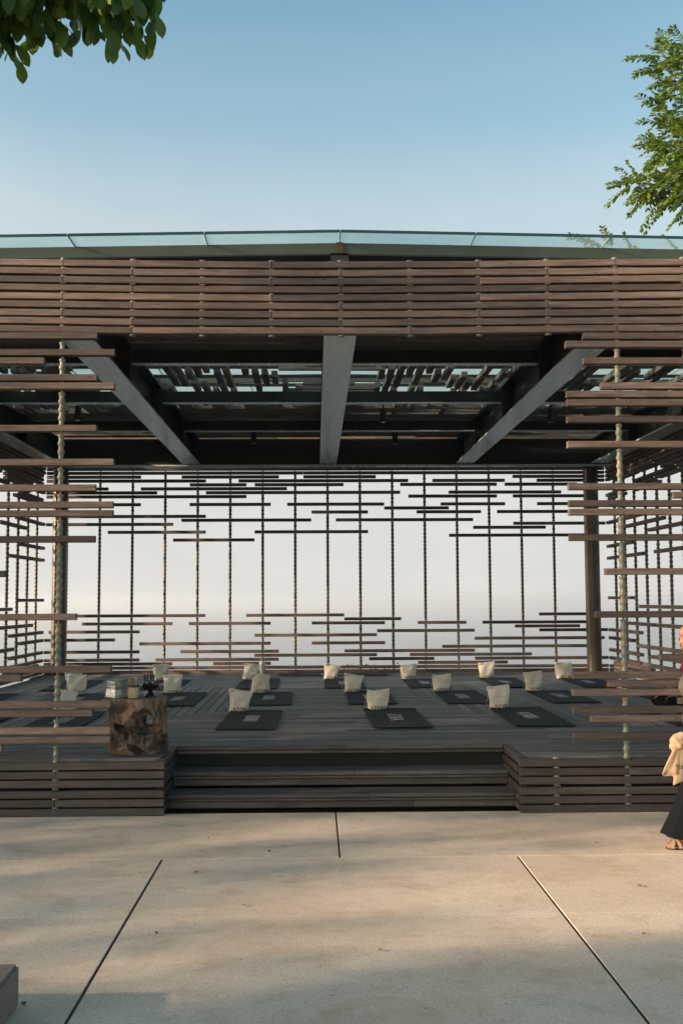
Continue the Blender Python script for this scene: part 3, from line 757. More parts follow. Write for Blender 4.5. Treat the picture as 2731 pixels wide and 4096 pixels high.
# ------------------------------------------------------------------ yoga mats
MW, ML = .60, 1.83
def mat_variant(seed, curl=0):
    r_ = random.Random(seed); a1, a2, p1, p2 = r_.uniform(.001, .003), r_.uniform(.0008, .002), r_.uniform(0, 6), r_.uniform(0, 6); fc = r_.uniform(.0, .018)
    def top(x, y):                          # local: x across (0..MW), y along (0..ML)
        z = .006+a1*(1+math.sin(y*6.5+p1+x*1.3))+a2*(1+math.sin(y*17+p2+2*x))
        z += fc*max(0, (y-ML+.16)/.16)**2+curl*max(0, (.22-y)/.22)**2+.004*max(0, (.06-y)/.06)
        return z
    mb = MB(); nu, nv = 8, 60
    g = [(MW*i/nu, ML*j/nv) for j in range(nv+1) for i in range(nu+1)]
    mb.grid(lambda u, v: (MW*u, ML*v, top(MW*u, ML*v)), nu, nv)
    mb.grid(lambda u, v: (MW*u, ML*v, top(MW*u, ML*v)-.0055), nu, nv)
    N = (nu+1)*(nv+1); bot = mb.f[nu*nv:]; mb.f = mb.f[:nu*nv]+[tuple(reversed(q)) for q in bot]
    bd = [i for i in range(nu+1)]+[j*(nu+1)+nu for j in range(1, nv+1)]+[nv*(nu+1)+i for i in range(nu-1, -1, -1)]+[j*(nu+1) for j in range(nv-1, 0, -1)]
    mb.f += [(a, N+a, N+b, b) for a, b in zip(bd, bd[1:]+bd[:1])]
    me = mb.mesh('yoga_mat', 'mat', True, True); smooth_by_angle(me, 50)
    # the name runs along the mat, letters standing towards +x
    lw, lh, y0, x0 = .62, .145, 1.31, .225
    tl = letter_mesh('lettering', 'mat_print', lambda u, v: (x0+lh*v, y0-lw*u, top(x0+lh*v, y0-lw*u)+.0025), sp=.16)
    return me, tl
mv = [mat_variant(i) for i in range(5)]; mv_curl = mat_variant(9, .07)
def place_mat(x, y, i, label, rz_=0, var=None, name='yoga_mat'):
    me, tl = var or mv[i % 5]
    o = put(name, me, None, (x, y, DECK+.0035), (0, 0, rz_)); tag(o, label, 'yoga mat', 'charcoal yoga mats on the deck')
    put('lettering', tl, o); return o

# ------------------------------------------------------------------ folded canvas tote bags
def bag_variant(seed):
    r_ = random.Random(seed); BW, BH = r_.uniform(.245, .268), r_.uniform(.232, .262)
    ph = [r_.uniform(0, 6.28) for _ in range(8)]; lean = r_.uniform(-.10, .10); tw = r_.uniform(.6, 1.5); tilt = r_.uniform(-.05, .05); sag_ = r_.uniform(-.5, .5)
    def wr(x, z):
        return .0085*math.sin(19*x+ph[0]+9*z)*math.sin(14*z+ph[1])+.0055*math.sin(37*x-25*z+ph[2])+.0035*math.sin(52*z+17*x+ph[3])*math.exp(-((z-.1)/.09)**2)+.003*math.sin(70*x+ph[6])*math.exp(-z/.03)
    def half(z): q = z/BH; return BW/2*(1-.05*math.sin(q*3.0+ph[4])*.9+.035*(q**3)*tw-.03*math.exp(-q/.06))
    def front(x, z):                         # local y of the front sheet, bag faces -Y
        q = max(0, min(1, z/BH)); d = .062*(1-q)**.6+.012
        hx = min(1, abs(x)/max(half(z), .01)); return -d*(1-.75*hx**3)+wr(x, z)
    def back(x, z):
        q = max(0, min(1, z/BH)); d = .045*(1-q)**.8+.012; hx = min(1, abs(x)/max(half(z), .01)); return d*(1-.8*hx**3)+wr(x+.4, z)*.7
    def warp(x, y, z): q = max(0, z/BH); return (x*(1+.05*math.sin(q*5+ph[5]))+lean*z+.012*sag_*math.sin(q*3), y+.30*max(0, z-.10)**1.2, z*(1+tilt*x/BW*4)-.010*q*q*math.cos(x*14+ph[6])+.0012)
    nu, nv = 22, 22; mb = MB()
    rings = []
    for j in range(nv+1):
        z = BH*j/nv; h = half(z)
        fr_ = [(x := h*(-1+2*i/nu), front(x, z)) for i in range(nu+1)]
        bk_ = [(x := h*(1-2*i/nu), back(x, z)) for i in range(1, nu)]
        rings.append([warp(a, b, z) for a, b in fr_+bk_])
    # the mouth is rolled back on itself: close with two thin folded rows
    z = BH; h = half(BH)
    for k, (dy, dz, sc_) in enumerate(((.012, .006, .99), (.030, .002, .97), (.042, -.020, .97), (.040, -.05, .95))):
        top_ = []
        for i in range(nu+1): x = h*sc_*(-1+2*i/nu); top_.append(warp(x, front(x, BH)*.5+dy+.004*math.sin(20*x+ph[5]), BH+dz+.006*math.sin(9*x+ph[7])))
        for i in range(1, nu): x = h*sc_*(1-2*i/nu); top_.append(warp(x, back(x, BH)*.4+dy+.010, BH+dz-.002+.006*math.sin(9*x+ph[7])))
        rings.append(top_)
    mb.loft(rings); me = mb.mesh('tote_bag', 'canvas', True, True); smooth_by_angle(me, 65)
    # flap that curls forward at the left top corner
    fl = MB().grid(lambda u, v: warp(-half(BH)-.004+.05*u+.008*math.sin(v*3), -.012-.030*math.sin(v*2.6)-.006*math.sin(u*3+ph[1]), BH+.007-.045*v*(1-.5*u)), 6, 6).mesh('flap', 'canvas', True)
    hx = -half(.05)
    hd = []
    for i in range(15):
        q = math.pi*i/14; hd.append((hx+.012-.030*math.sin(q)*1.25, .01+.012*math.cos(q*2), .018+.118*(i/14)))
    st_ = MB()
    for i in range(14):
        a, b = Vector(hd[i]), Vector(hd[i+1]); w_ = Vector((.002, .013, 0)); st_.add([a-w_, b-w_, b+w_, a+w_], [(0, 1, 2, 3)])
    hme = st_.mesh('handle', 'canvas', True)
    off = r_.uniform(.0, .02)
    def fn(u, v):
        x = -.085+off+.205*u; z = .016+.036*v; x = min(x, half(z)*1.03); return warp(x, front(x, z)-.0025, z)
    le = letter_mesh('lettering', 'ink', fn, sp=.18)
    mb = MB(); mb.add([warp((x_ := -.035+off+.075*p[0]/sw), front(x_, .138+.0115*p[1])-.002, .138+.0115*p[1]) for p in SMALL[0]], SMALL[1])
    sm_ = mb.mesh('small_lettering', 'ink')
    return me, fl, hme, le, sm_
bv = [bag_variant(31+i) for i in range(6)]
def place_bag(x, y, i, label, rz_=0, zoff=.0):
    me, fl, hme, le, sm_ = bv[i % 6]
    o = put('tote_bag', me, None, (x, y, DECK+.0035+zoff), (0, 0, rz_)); tag(o, label, 'tote bag', 'canvas tote bags at the heads of the mats')
    for n_, m_ in (('flap', fl), ('handle', hme), ('lettering', le), ('small_lettering', sm_)): put(n_, m_, o)
    return o
# (x of left edge, y of near edge, words for place)
rows_ = [
 ('front', [(-2.98, 11.0, 'behind the front-left slats beside the stump'), (-1.0, 11.08, 'before the left half of the steps'), (.575, 11.12, 'before the right half of the steps'), (2.02, 11.24, 'before the right end of the steps')]),
 ('middle', [(-3.42, 13.60, 'in the middle row behind the front-left brass post'), (-2.08, 13.56, 'in the middle row behind the bottles on the stump'), (-.90, 13.62, 'in the middle row below the white tumbler'), (.40, 13.66, 'in the middle row behind the steps\' right half'), (1.62, 13.68, 'on the right field of slanted planks'), (2.92, 13.70, 'in the middle row reaching behind the right front slats')]),
 ('back', [(-3.96, 15.98, 'in the back row before the left steel column'), (-2.60, 16.05, 'in the back row behind the black pedestal bowl'), (-1.17, 16.08, 'in the back row beside the white tumbler'), (.125, 16.14, 'in the back row before the crosswise mat'), (1.365, 16.12, 'in the back row right of the crosswise mat'), (2.63, 16.08, 'in the back row, second from the right column'), (3.88, 16.04, 'in the back row before the right steel column')]),
]
k = 0
for rn, l in rows_:
    for x, y, words in l:
        place_mat(x, y, k, 'charcoal yoga mat '+words, R(random.Random(k).uniform(-.8, .8)))
        rb = random.Random(50+k)
        place_bag(x+.12+rb.uniform(-.01, .02), y+ML+.02 if rn != 'x' else 0, k*5+2, 'canvas tote bag at the mat '+words, R(rb.uniform(-9, 5)))
        k += 1
place_mat(-4.66, 13.66, 1, 'charcoal yoga mat with curled near edge beside the left side screen', R(.6), mv_curl)
place_mat(-3.96, 11.0, 2, 'charcoal yoga mat in the front row hidden behind the front-left slats', R(-.4))
place_mat(4.24, 13.72, 3, 'charcoal yoga mat with curled near edge beside the right side screen', R(0), mv_curl)
place_mat(3.62, 11.2, 4, 'charcoal yoga mat in the front row under the seated woman in red', R(.5))
place_mat(-.62, 19.35, 0, 'charcoal yoga mat laid crosswise along the back screen', R(-91))
place_bag(4.36, 15.62, 3, 'cream canvas tote bag at the curled mat by the right side screen', R(4))

# white tumbler with handle and straw
tm = empty('tumbler', (-.905, 18.90, DECK+.003), 'white insulated tumbler with handle and straw by the back screen', 'tumbler')
MB().lathe([(.030, 0), (.033, .004), (.034, .085), (.037, .095), (.046, .105), (.049, .225), (.047, .23)], n=24).build('body', 'offwhite', tm, smooth=True)
MB().lathe([(.048, .231), (.048, .242), (.043, .248), (.02, .25)], n=24).build('lid', 'white_lid', tm)
MB().tube([(-.012, 0, .25), (-.016, 0, .30)], .005, 8).build('straw', 'white_lid', tm)
MB().tube([(.046, 0, .205), (.075, 0, .207), (.088, 0, .195), (.088, 0, .135), (.078, 0, .122), (.047, 0, .12)], .0085, 8).build('handle', 'offwhite', tm, smooth=True)
me = letter_mesh('lettering', 'ink', lambda u, v: (.049*math.sin(-.12+.3*v), -.0495*math.cos(-.12+.3*v), .205-.075*u))
put('lettering', me, tm)

# ------------------------------------------------------------------ driftwood stump table and what stands on it
def bake(o, mods):
    dg = bpy.context.evaluated_depsgraph_get(); me = bpy.data.meshes.new_from_object(o.evaluated_get(dg)); return me
STX, STY, STR, STH = -1.515, 9.585, .25, .468
def stump():
    r_ = random.Random(6); mb = MB(); rings = []
    nz = 40; na = 72
    for j in range(nz+1):
        z = STH*j/nz; ring = []
        for i in range(na):
            a = 2*math.pi*i/na
            rr_ = STR*(1-.03*math.cos(3*a+.6)+.022*math.sin(5*a+1+z*4)+.018*math.sin(9*a+z*9)+.02*math.sin(z*13+2*a)-.05*(1-z/STH)*max(0, math.sin(a*2+.4))*.5)
            rr_ *= 1-.035*math.exp(-(STH-z)/.012)
            ring.append((rr_*math.cos(a), rr_*math.sin(a), z))
        rings.append(ring)
    mb.loft(rings); o = mb.build('stump', 'stump', fix=True)
    cb = MB()
    def blob(c, rad, tilt=0, seed=0):
        bm = bmesh.new(); bmesh.ops.create_icosphere(bm, subdivisions=3, radius=1)
        q = Matrix.Rotation(tilt, 3, 'Y'); v = []
        for w in bm.verts:
            p = Vector(w.co); n_ = 1+.16*math.sin(4*p.x+seed)*math.sin(5*p.z+seed*2)+.1*math.sin(7*p.y+3*p.x+seed)
            p = Vector((p.x*rad[0], p.y*rad[1], p.z*rad[2]))*n_; p = q @ p; v.append(tuple(p+Vector(c)))
        cb.add(v, [tuple(x.index for x in f.verts) for f in bm.faces]); bm.free()
    F = -STR
    blob((.100, 0, .275), (.046, .5, .056), .1, 1)                      # clear through the trunk
    blob((.085, F-.01, .285), (.105, .13, .095), .5, 2)
    blob((-.02, F-.02, .265), (.13, .055, .06), -.5, 12)
    blob((-.115, F+.03, .215), (.10, .15, .040), .35, 3); blob((.125, F+.04, .205), (.105, .14, .042), -.25, 4)
    blob((-.060, F+.03, .165), (.018, .10, .042), .1, 5); blob((.03, F+.01, .035), (.11, .09, .035), .45, 6)
    blob((.215, -.13, .09), (.045, .09, .11), .1, 7); blob((.205, -.145, .33), (.022, .055, .085), 0, 8)
    blob((-.235, -.08, .38), (.03, .05, .03), 0, 9); blob((-.245, -.06, .29), (.028, .05, .06), 0, 10); blob((-.25, -.05, .11), (.03, .06, .05), 0, 11)
    blob((.13, F, .13), (.05, .05, .035), .6, 13); blob((0.0, F-.015, .16), (.03, .05, .05), -.4, 14); blob((.07, .22, .25), (.1, .12, .1), 0, 15)
    cut = cb.build('cutter', 'stump', fix=True)
    bo = o.modifiers.new('b', 'BOOLEAN'); bo.operation = 'DIFFERENCE'; bo.object = cut; bo.solver = 'EXACT'; bo.use_self = True
    rm = o.modifiers.new('r', 'REMESH'); rm.mode = 'VOXEL'; rm.voxel_size = .0065
    tx = bpy.data.textures.new('bark_relief', 'CLOUDS'); tx.noise_scale = .09; tx.noise_depth = 3
    dp = o.modifiers.new('d', 'DISPLACE'); dp.texture = tx; dp.strength = .020; dp.mid_level = .5; dp.texture_coords = 'LOCAL'
    tx2 = bpy.data.textures.new('bark_relief_fine', 'CLOUDS'); tx2.noise_scale = .03; tx2.noise_depth = 2
    dp2 = o.modifiers.new('d2', 'DISPLACE'); dp2.texture = tx2; dp2.strength = .007; dp2.texture_coords = 'LOCAL'
    bpy.context.view_layer.update(); me = bake(o, None)
    bpy.data.objects.remove(o); bpy.data.objects.remove(cut)
    v = np.empty(len(me.vertices)*3); me.vertices.foreach_get('co', v); v = v.reshape(-1, 3)
    v[:, 2] = np.minimum(v[:, 2], STH-.004+.0*v[:, 2]); v[:, 2] = np.maximum(v[:, 2], 0); me.vertices.foreach_set('co', v.ravel())
    me.polygons.foreach_set('use_smooth', [True]*len(me.polygons)); me.name = 'stump_table'; me.update()
    return me
tag(put('stump_table', stump(), None, (STX, STY, DECK+.003)), 'hollowed driftwood root stump used as a table on the plinth', 'stump table')
TT = DECK+.003+STH-.003
# embossed silver box, corner towards the steps
bxr = empty('silver_box', (-1.690, 9.56, TT), 'embossed silver box on the left of the driftwood stump', 'box', rz=R(42))
def sq(prof, n=10):
    rings = []
    for h, z in prof:
        ring = []
        for sx, sy, dx, dy in ((-1, -1, 1, 0), (1, -1, 0, 1), (1, 1, -1, 0), (-1, 1, 0, -1)):
            for i in range(n): ring.append((h*(sx+2*dx*i/n), h*(sy+2*dy*i/n), z))
        rings.append(ring)
    return MB().loft(rings)
def relief(mb, amp):
    out = []
    for x, y, z in mb.v:
        h = max(abs(x), abs(y)); s_ = x if abs(y) >= abs(x) else y
        d = amp*(math.sin(s_*190+z*150)*math.sin(s_*190-z*150)); k_ = 1+(d/h if h > .01 else 0); out.append((x*k_, y*k_, z))
    mb.v = out; return mb
body = [(.071, 0), (.074, .003), (.074, .010)]+[(.072-.0075*i/8, .012+.056*i/8) for i in range(9)]+[(.068, .071), (.068, .076)]
relief(sq(body, 16), .0012).build('base', 'silver', bxr)
lid = [(.067, .0765), (.069, .080), (.063, .085)]+[(.060+.004*i/6, .087+.046*i/6) for i in range(7)]+[(.069, .136), (.069, .143), (.058, .147), (.045, .143), (.002, .146)]
relief(sq(lid, 16), .0012).build('lid', 'silver', bxr)
# woven cup with kraft paper fans
cup = empty('woven_cup', (-1.538, 9.47, TT), 'woven bamboo cup with black rim on the stump', 'cup')
MB().lathe([(.046, 0), (.047, .003), (.047, .092), (.0455, .094), (.0435, .092), (.0435, .01), (.0, .01)], n=28, cap=False).build('body', 'bamboo', cup, smooth=True)
MB().lathe([(.0485, .090), (.0495, .092), (.0495, .106), (.0485, .108), (.0445, .108), (.0445, .090)], n=28, cap=False).build('rim', 'gloss_black', cup, smooth=True)
rr = random.Random(3)
for i in range(9):
    a = rr.uniform(-2.6, .9); l_ = rr.uniform(.135, .165); w_ = rr.uniform(.010, .017)
    f = empty('paper_packet', (-1.538+.020*math.cos(a), 9.47+.020*math.sin(a), TT+.012), 'folded brown paper packet standing in the woven cup', 'packet', 'paper packets in the woven cup', rz=a)
    mb = MB()
    mb.grid(lambda u, v: ((u-.5)*2*w_*(.6+.7*v)+.0015*math.sin(u*25), .006+.010*v*v+.0016*math.sin(u*31), l_*v), 10, 4); mb.grid(lambda u, v: ((u-.5)*2*w_*(.6+.7*v), .010+.010*v*v+.0016*math.sin(u*31), l_*v*.985), 10, 4)
    mb.build('sheet', 'paper', f, rot=(rr.uniform(-.12, .12), rr.uniform(-.15, .15), 0), smooth=True)
# black pedestal bowl with four dropper bottles
bw = empty('pedestal_bowl', (-1.412, 9.565, TT), 'black pedestal bowl holding dark bottles on the stump', 'bowl')
MB().lathe([(.058, 0), (.060, .004), (.046, .012), (.024, .035), (.022, .058)], n=32).build('foot', 'gloss_black', bw, smooth=True)
MB().lathe([(.022, .058), (.045, .062), (.070, .078), (.080, .096), (.081, .099), (.077, .098), (.066, .084), (.04, .074), (.0, .072)], n=40, cap=False).build('dish', 'gloss_black', bw, smooth=True)
for i, (dx, dy) in enumerate(((-.042, .004), (-.014, -.018), (.010, .016), (.034, -.006))):
    bo = empty('dropper_bottle', (-1.419+dx, 9.565+dy, TT+.0745), 'small dark dropper bottle standing in the black pedestal bowl', 'bottle', 'dropper bottles in the bowl')
    MB().lathe([(.0145, 0), (.0155, .002), (.0155, .056), (.012, .066), (.007, .071), (.007, .076)], n=20).build('body', 'bottle', bo, smooth=True)
    MB().lathe([(.0098, .0765), (.0098, .100), (.0085, .1012), (.0085, .113), (.006, .115)], n=16).build('cap', 'black_steel', bo)

# ------------------------------------------------------------------ foliage
def leaf_mesh(name, P, D, Nn, Ls, Ws, mat, fold_=.25, droop=.15, round_=False):
    """P base points, D directions, Nn upward normals (numpy n x 3), Ls lengths, Ws half widths: one folded six-triangle leaf each"""
    P, D, Nn = (np.asarray(a, float) for a in (P, D, Nn)); Ls = np.asarray(Ls, float)[:, None]; Ws = np.asarray(Ws, float)[:, None]
    D /= np.linalg.norm(D, axis=1, keepdims=True); Sd = np.cross(D, Nn); Sd /= np.linalg.norm(Sd, axis=1, keepdims=True)+1e-9; Up = np.cross(Sd, D)
    side_ = [(.10, .30), (.30, .70), (.52, .97), (.72, 1.0), (.88, .62)] if round_ else [(.32, .72), (.68, 1.0)]
    prof = [(0, 0, 0)]+[(a, w, fold_) for a, w in side_]+[(1, 0, 0)]+[(a, -w, fold_) for a, w in reversed(side_)]+[(.5, 0, 0)]
    K = len(prof)
    V = np.stack([P+D*Ls*t_+Sd*Ws*w_+Up*(Ws*h_*abs(w_))-np.array([0, 0, 1.])*Ls*droop*t_*t_ for t_, w_, h_ in prof], 1)
    n_ = len(P); base = (np.arange(n_)*K)[:, None]
    tri = np.array([(K-1, i, (i+1) % (K-1)) for i in range(K-1)])
    F = (base[:, None, :]+tri[None]).reshape(-1, 3)
    me = bpy.data.meshes.new(name); me.vertices.add(n_*K); me.vertices.foreach_set('co', V.reshape(-1)); me.loops.add(len(F)*3); me.loops.foreach_set('vertex_index', F.reshape(-1).astype(np.int32))
    me.polygons.add(len(F)); me.polygons.foreach_set('loop_start', np.arange(0, len(F)*3, 3, dtype=np.int32)); me.update(calc_edges=True)
    me.materials.append(M[mat]); return me
def limb_path(a, b, r_, n_=6, bend=.12):
    a, b = Vector(a), Vector(b); L = (b-a).length
    o1 = Vector((r_.uniform(-1, 1), r_.uniform(-1, 1), r_.uniform(-.3, 1)))*L*bend
    return [a.lerp(b, i/n_)+o1*math.sin(math.pi*i/n_) for i in range(n_+1)]

def broad_tree(loc, label, H, lobes, nleaf, ll, lw, seed, mat, hang=.3, name='broadleaf_tree', extra=None):
    r_ = random.Random(seed); nr = np.random.RandomState(seed); root = empty(name, loc, label, 'tree')
    tr_ = MB(); top = Vector((r_.uniform(-.2, .2), r_.uniform(-.2, .2), H)); tp = limb_path((0, 0, -.1), top, r_, 7, .05)
    tr_.tube(tp, [.17-.09*i/7 for i in range(8)], 12)
    P, D, N_ = [], [], []
    for (c, rad, share) in lobes:
        c = Vector(c); st_ = tp[r_.choice((4, 5, 6))]; pth = limb_path(st_, c, r_, 6, .1); tr_.tube(pth, [.07-.052*i/6 for i in range(7)], 8)
        ntw = max(6, int(share*nleaf/26))
        for q in range(ntw):
            d = nr.normal(size=3); d /= np.linalg.norm(d); rr_ = nr.uniform(.35, 1)**.5
            e = Vector((c.x+d[0]*rad[0]*rr_, c.y+d[1]*rad[1]*rr_, c.z+d[2]*rad[2]*rr_))
            if q < 26: tr_.tube([c.lerp(e, .0), c.lerp(e, .5)+Vector((0, 0, .08)), e], [.016, .01, .004], 5, False)
            k_ = 26
            ax = np.array([d[0], d[1], d[2]*.5]); 
            pts = np.array(e)+nr.normal(size=(k_, 3))*np.array([.16, .16, .12])*max(1, ll/.16)
            dd = ax*.7+nr.normal(size=(k_, 3))*.75; dd[:, 2] -= hang*2
            P.append(pts); D.append(dd); nn = nr.normal(size=(k_, 3))*.5; nn[:, 2] += 1; N_.append(nn)
    if extra: extra(P, D, N_, tr_, nr, loc)
    P, D, N_ = np.concatenate(P), np.concatenate(D), np.concatenate(N_); s_ = nr.uniform(.65, 1.25, len(P))
    tk = tr_.mesh('trunk', 'bark', True); put('trunk', tk, root)
    put('crown', leaf_mesh('crown', P, D, N_, s_*ll, s_*lw, mat, .3, .2, mat == 'leaf_broad'), root)
    return root

def overhang(P, D, N_, tr_, nr, loc):
    """the branch that reaches over the paving: leaves hang from short drooping twigs"""
    L = np.array(loc)
    tips = []
    main = [Vector((-4.35, 2.5, 4.6))-Vector(loc), Vector((-4.0, 4.4, 5.5))-Vector(loc), Vector((-3.2, 5.95, 5.7))-Vector(loc), Vector((-2.1, 6.2, 5.55))-Vector(loc), Vector((-1.25, 6.3, 5.35))-Vector(loc)]
    tr_.tube(main, [.07, .05, .035, .022, .008], 8)
    for k in range(330):
        t_ = nr.uniform(0, 1); x = -2.5+1.5*t_
        lo = 5.12-.10*math.sin(x*5.3)+(.0 if x < -1.45 else .0); zz = nr.uniform(lo, 5.75 if x < -1.1 else 5.5)
        if x > -1.12: zz = nr.uniform(5.2, 5.55)
        y = 6.2+nr.normal()*.22; e = np.array([x, y, zz])
        if nr.uniform() < .5: tr_.tube([tuple(np.array(e)-L+np.array([-.08, -.02, .22])), tuple(np.array(e)-L)], [.006, .003], 4, False)
        k_ = 7; pts = e-L+nr.normal(size=(k_, 3))*np.array([.05, .05, .05]); dd = nr.normal(size=(k_, 3))*np.array([.42, .42, .3]); dd[:, 2] -= 1.0; dd[:, 0] += .15
        P.append(pts); D.append(dd); nn = nr.normal(size=(k_, 3)); nn[:, 1] -= 1.3; nn[:, 2] += .5; N_.append(nn)
    for e in ((-1.20, 6.2, 5.10), (-1.16, 6.2, 5.04), (-1.17, 6.22, 4.97)):
        P.append(np.array([e])-L); D.append(np.array([[.05, 0, -1]])); N_.append(np.array([[.3, -1, .2]]))
    tw = [Vector((-2.3, 6.2, 5.3))-Vector(loc), Vector((-2.0, 6.2, 4.6))-Vector(loc), Vector((-1.92, 6.2, 3.95))-Vector(loc)]; tr_.tube(tw, [.012, .008, .003], 6)
    for q in np.linspace(.35, 1, 14):
        e = np.array(tw[1].lerp(tw[2], q)); P.append(e[None]+nr.normal(size=(3, 3))*.02); dd = nr.normal(size=(3, 3))*.5; dd[:, 2] -= .7; dd[:, 0] -= .25; D.append(dd); nn = nr.normal(size=(3, 3)); nn[:, 1] -= 1; N_.append(nn)
broad_tree((-4.4, 2.2, 0), 'broadleaf tree whose drooping branch hangs over the paving', 5.0,
           [((-.3, .2, 6.6), (1.9, 1.9, 1.3), .4), ((.9, .4, 6.3), (1.2, 1.2, .9), .3), ((-1.6, -.6, 5.8), (1.4, 1.5, 1.1), .3)], 4200, .110, .031, 3, 'leaf_broad', .35, extra=overhang)
SHADE = [((-16.0, -2.6, -.05), 4.5, [((0, .4, 7.0), (2.2, 2.8, 2.6), .4), ((.4, -1.8, 5.2), (2.0, 2.2, 2.2), .25), ((.2, 1.9, 4.9), (1.8, 1.7, 1.5), .5)], 'fine-leaved shade tree on the lawn behind the far end of the hedge', 4, 15000),
         ((-16.4, 5.6, -.05), 4.8, [((0, 0, 7.6), (2.3, 2.6, 3.0), .5), ((.4, -.6, 4.8), (2.0, 2.1, 2.1), .3), ((.3, 1.6, 4.6), (1.8, 1.8, 2.0), .2)], 'fine-leaved shade tree on the lawn opposite the front-left corner', 5, 9800),
         ((-16.0, 9.9, -.05), 4.4, [((0, .1, 6.6), (2.1, 2.1, 2.8), .5), ((.4, -.9, 4.6), (1.8, 1.8, 2.0), .25), ((.3, .7, 4.2), (1.7, 1.5, 2.0), .25)], 'fine-leaved shade tree on the lawn opposite the left side screen', 6, 22000),
         ((-15.8, 14.0, -.9), 4.2, [((0, .1, 6.4), (1.7, 1.9, 2.4), .6), ((.3, -.4, 4.6), (1.6, 1.7, 1.8), .4)], 'slim fine-leaved tree added out of view to shade the back screen', 7, 8500)]  # last tree is an unseen addition that cuts sun on the back screen
for loc, H, lb, lab, sd, nl in SHADE: broad_tree(loc, lab, H, lb, nl, .14, .040, sd, 'leaf_shade', .25, name='shade_tree')
def hedge(x, y0, y1, h):
    nr = np.random.RandomState(8); root = empty('hedge', (x, (y0+y1)/2, -.05), 'leafy hedge added out of view to shade the paving', 'hedge'); n_ = 15500
    P = np.stack([nr.uniform(-.7, .7, n_), nr.uniform(-(y1-y0)/2, (y1-y0)/2, n_), h*nr.uniform(.0, 1, n_)**.7], 1); P[:, 2] *= 1+.04*np.sin(P[:, 1]*1.7)+.03*np.sin(P[:, 1]*4.1+1)
    D = nr.normal(size=(n_, 3)); N_ = nr.normal(size=(n_, 3)); s_ = nr.uniform(.6, 1.2, n_); st_ = MB()
    for y in np.arange(-(y1-y0)/2+.3, (y1-y0)/2, .7): st_.tube([(0, y, 0), (.05, y+.1, h*.5), (0, y, h*.85)], [.03, .022, .01], 6)
    put('stems', st_.mesh('stems', 'bark'), root); put('foliage', leaf_mesh('foliage', P, D, N_, s_*.15, s_*.045, 'leaf_shade'), root)
hedge(-15.6, -6.5, 9.5, 4.5)  # invented out of view; its height keeps sun off the left paving

